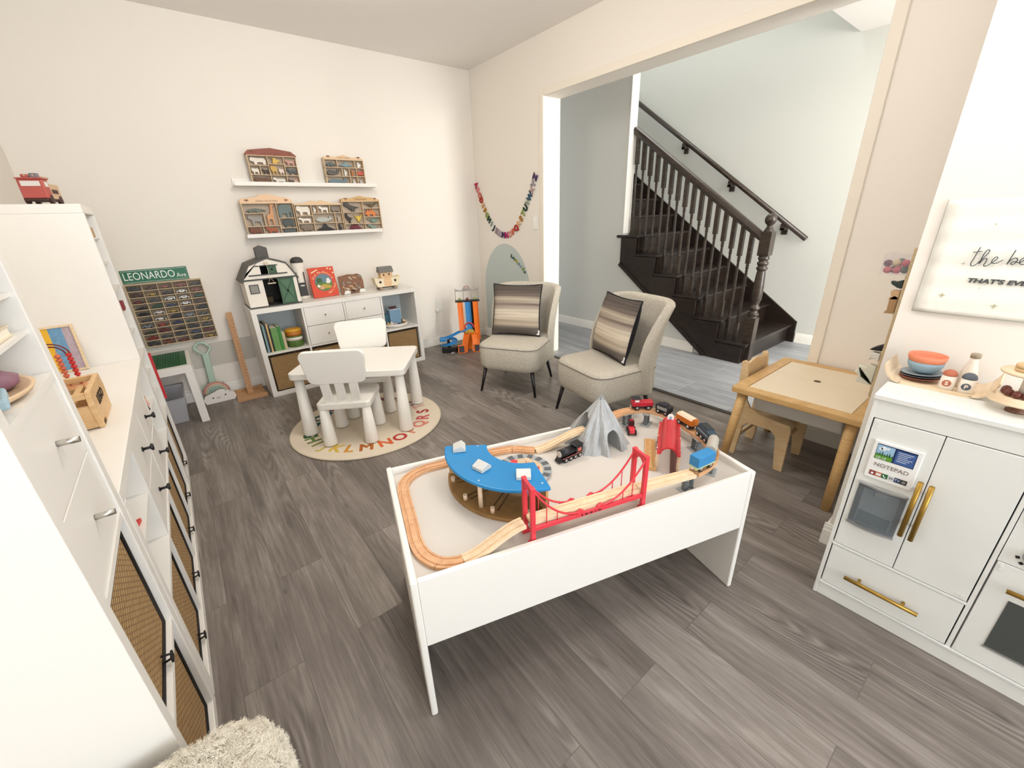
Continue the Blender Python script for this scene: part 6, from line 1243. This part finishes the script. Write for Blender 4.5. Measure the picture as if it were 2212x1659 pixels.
# ---------------------------------------------------------------- fluffy ottoman in the foreground
ot_ = thing('sherpa_ottoman', 'cream fluffy sherpa ottoman at the bottom edge of the photo beside the nearest tower', 'ottoman', (-.372,.555,0)); fl_m = mat('sherpa','#fff6e6',.98,noise=.06,scale=60,bump=.3)
b = MB(); nn = 90; sx,sy,sz = .285,.29,.385
def sup(u,v):
    p = Vector((u,v,0)); return p
import mathutils
def fluff(co, nrm):
    n1 = mathutils.noise.noise(co*55); n2 = mathutils.noise.noise(co*130+Vector((5,1,2))); n3 = mathutils.noise.noise(co*18)
    return co+nrm*(.005*n1+.002*n2+.005*n3)
rows = []
prof_ = [(1,0.0),(1,.06),(1.0,.12),(1,.18),(1,.24),(1.0,.28)]+[(1-.17*(1-math.cos(R(a))), .28+.10*math.sin(R(a))) for a in range(6,91,4)]+[(.83-.83*k/44, .38+.006*math.sin(k/44*1.57)) for k in range(1,44)]
prof2 = []
for (a,z),(a2,z2) in zip(prof_,prof_[1:]):
    m_ = 6 if z2 < .27 else 1
    for k in range(m_): prof2.append((a+(a2-a)*k/m_, 1.075*(z+(z2-z)*k/m_)))
prof2.append((prof_[-1][0],prof_[-1][1]*1.075)); NA = 220
for a,z in prof2:
    row = []
    for i in range(NA):
        t = 2*math.pi*i/NA; c_,s_ = math.cos(t),math.sin(t); e = 2/8
        x = sx*a*math.copysign(abs(c_)**e,c_); y = sy*a*math.copysign(abs(s_)**e,s_)
        nrm = Vector((c_*(z < .35),s_*(z < .35),.2 if z < .3 else 1)).normalized(); row.append(b.v(fluff(Vector((x,y,max(z,.0))),nrm if z > .01 else Vector((0,0,0)))))
    rows.append(row)
for A,B_ in zip(rows,rows[1:]):
    for i in range(NA): b.f([A[i],A[(i+1)%NA],B_[(i+1)%NA],B_[i]], True)
b.f(rows[-1])
pc = P(ot_,'plush_cover', b, fl_m)
md = pc.modifiers.new('fur','PARTICLE_SYSTEM'); ps = pc.particle_systems[0].settings; ps.type = 'HAIR'; ps.count = 9000; ps.hair_length = .010; ps.hair_step = 4; ps.use_advanced_hair = True
ps.child_type = 'INTERPOLATED'; ps.rendered_child_count = 14; ps.child_percent = 2; ps.clump_factor = .3; ps.roughness_1 = .012; ps.roughness_1_size = .05; ps.roughness_2 = .012; ps.roughness_endpoint = .008; ps.child_length = 1; ps.brownian_factor = .004
ps.root_radius = .45; ps.tip_radius = .15; ps.radius_scale = .0022; ps.render_step = 4; ps.display_step = 3; ps.material_slot = fl_m.name
# ---------------------------------------------------------------- toys on the nook rack
def nook(pl, z, x, hx, name, label, th=.03, y0=YR+.017): S(name, MB().prism([(y0+a,z+c) for a,c in pl], th, 'x', x), mat('nook_'+hx[1:],hx,.6,noise=.1), label, 'toy', 'toys on the nook rack', .002)
nook([(0,0),(.012,.003),(.03,.014),(.034,.024),(.02,.022),(0,.03)],1.105,1.99,'#2c3a34','toy_bird','dark green toy bird on the nook rack below the pompom box')
nook([(0,0),(.028,0),(.022,.012),(.026,.03),(.0,.034)],1.065,1.99,'#c9a47c','toy_animal','tan toy animal on the nook rack under the dark bird')
nook([(0,0),(.03,0),(.022,.012),(.024,.055),(.012,.066),(.0,.06)],1.0158,1.99,'#a8845c','toy_kangaroo','brown standing toy animal on the nook rack')
nook([(0,0),(.036,0),(.02,.014),(.0,.026)],.8728,1.99,'#1e1c1c','toy_cone','black pointed toy on the nook rack')
nook([(0,0),(.01,0),(.012,.01),(.024,.008),(.026,0),(.034,0),(.03,.024),(.024,.032),(0,.03)],.8328,1.99,'#e2ddd0','toy_llama','white toy animal on the nook rack above the striped one')
pz_ = [(.0,.0),(.05,.004),(.046,.03),(.062,.042),(.05,.055),(.055,.07),(.03,.064),(.024,.08),(.0,.075)]
zt = thing('toy_palm_tree', 'black and white striped toy plant at the bottom of the nook rack', 'toy', (2.0,YR+.045,.7355)); P(zt,'body', MB().prism([(YR+.017+a,.7355+c) for a,c in pz_],.03,'x',1.99), mat('striped_white','#d9d6c2',.6), .002, True)
b = MB()
for i in range(6): b.sweep([(1.9895,YR+.020+.006*i,.742+.004*i),(1.9895,YR+.034+.006*i,.762+.007*i)],[(-.003,-.0006),(.003,-.0006),(.003,.0006),(-.003,.0006)],up=Vector((1,0,0)))
P(zt,'stripes', b, mat('stripe_green_black','#2a3222',.6), 0, True)
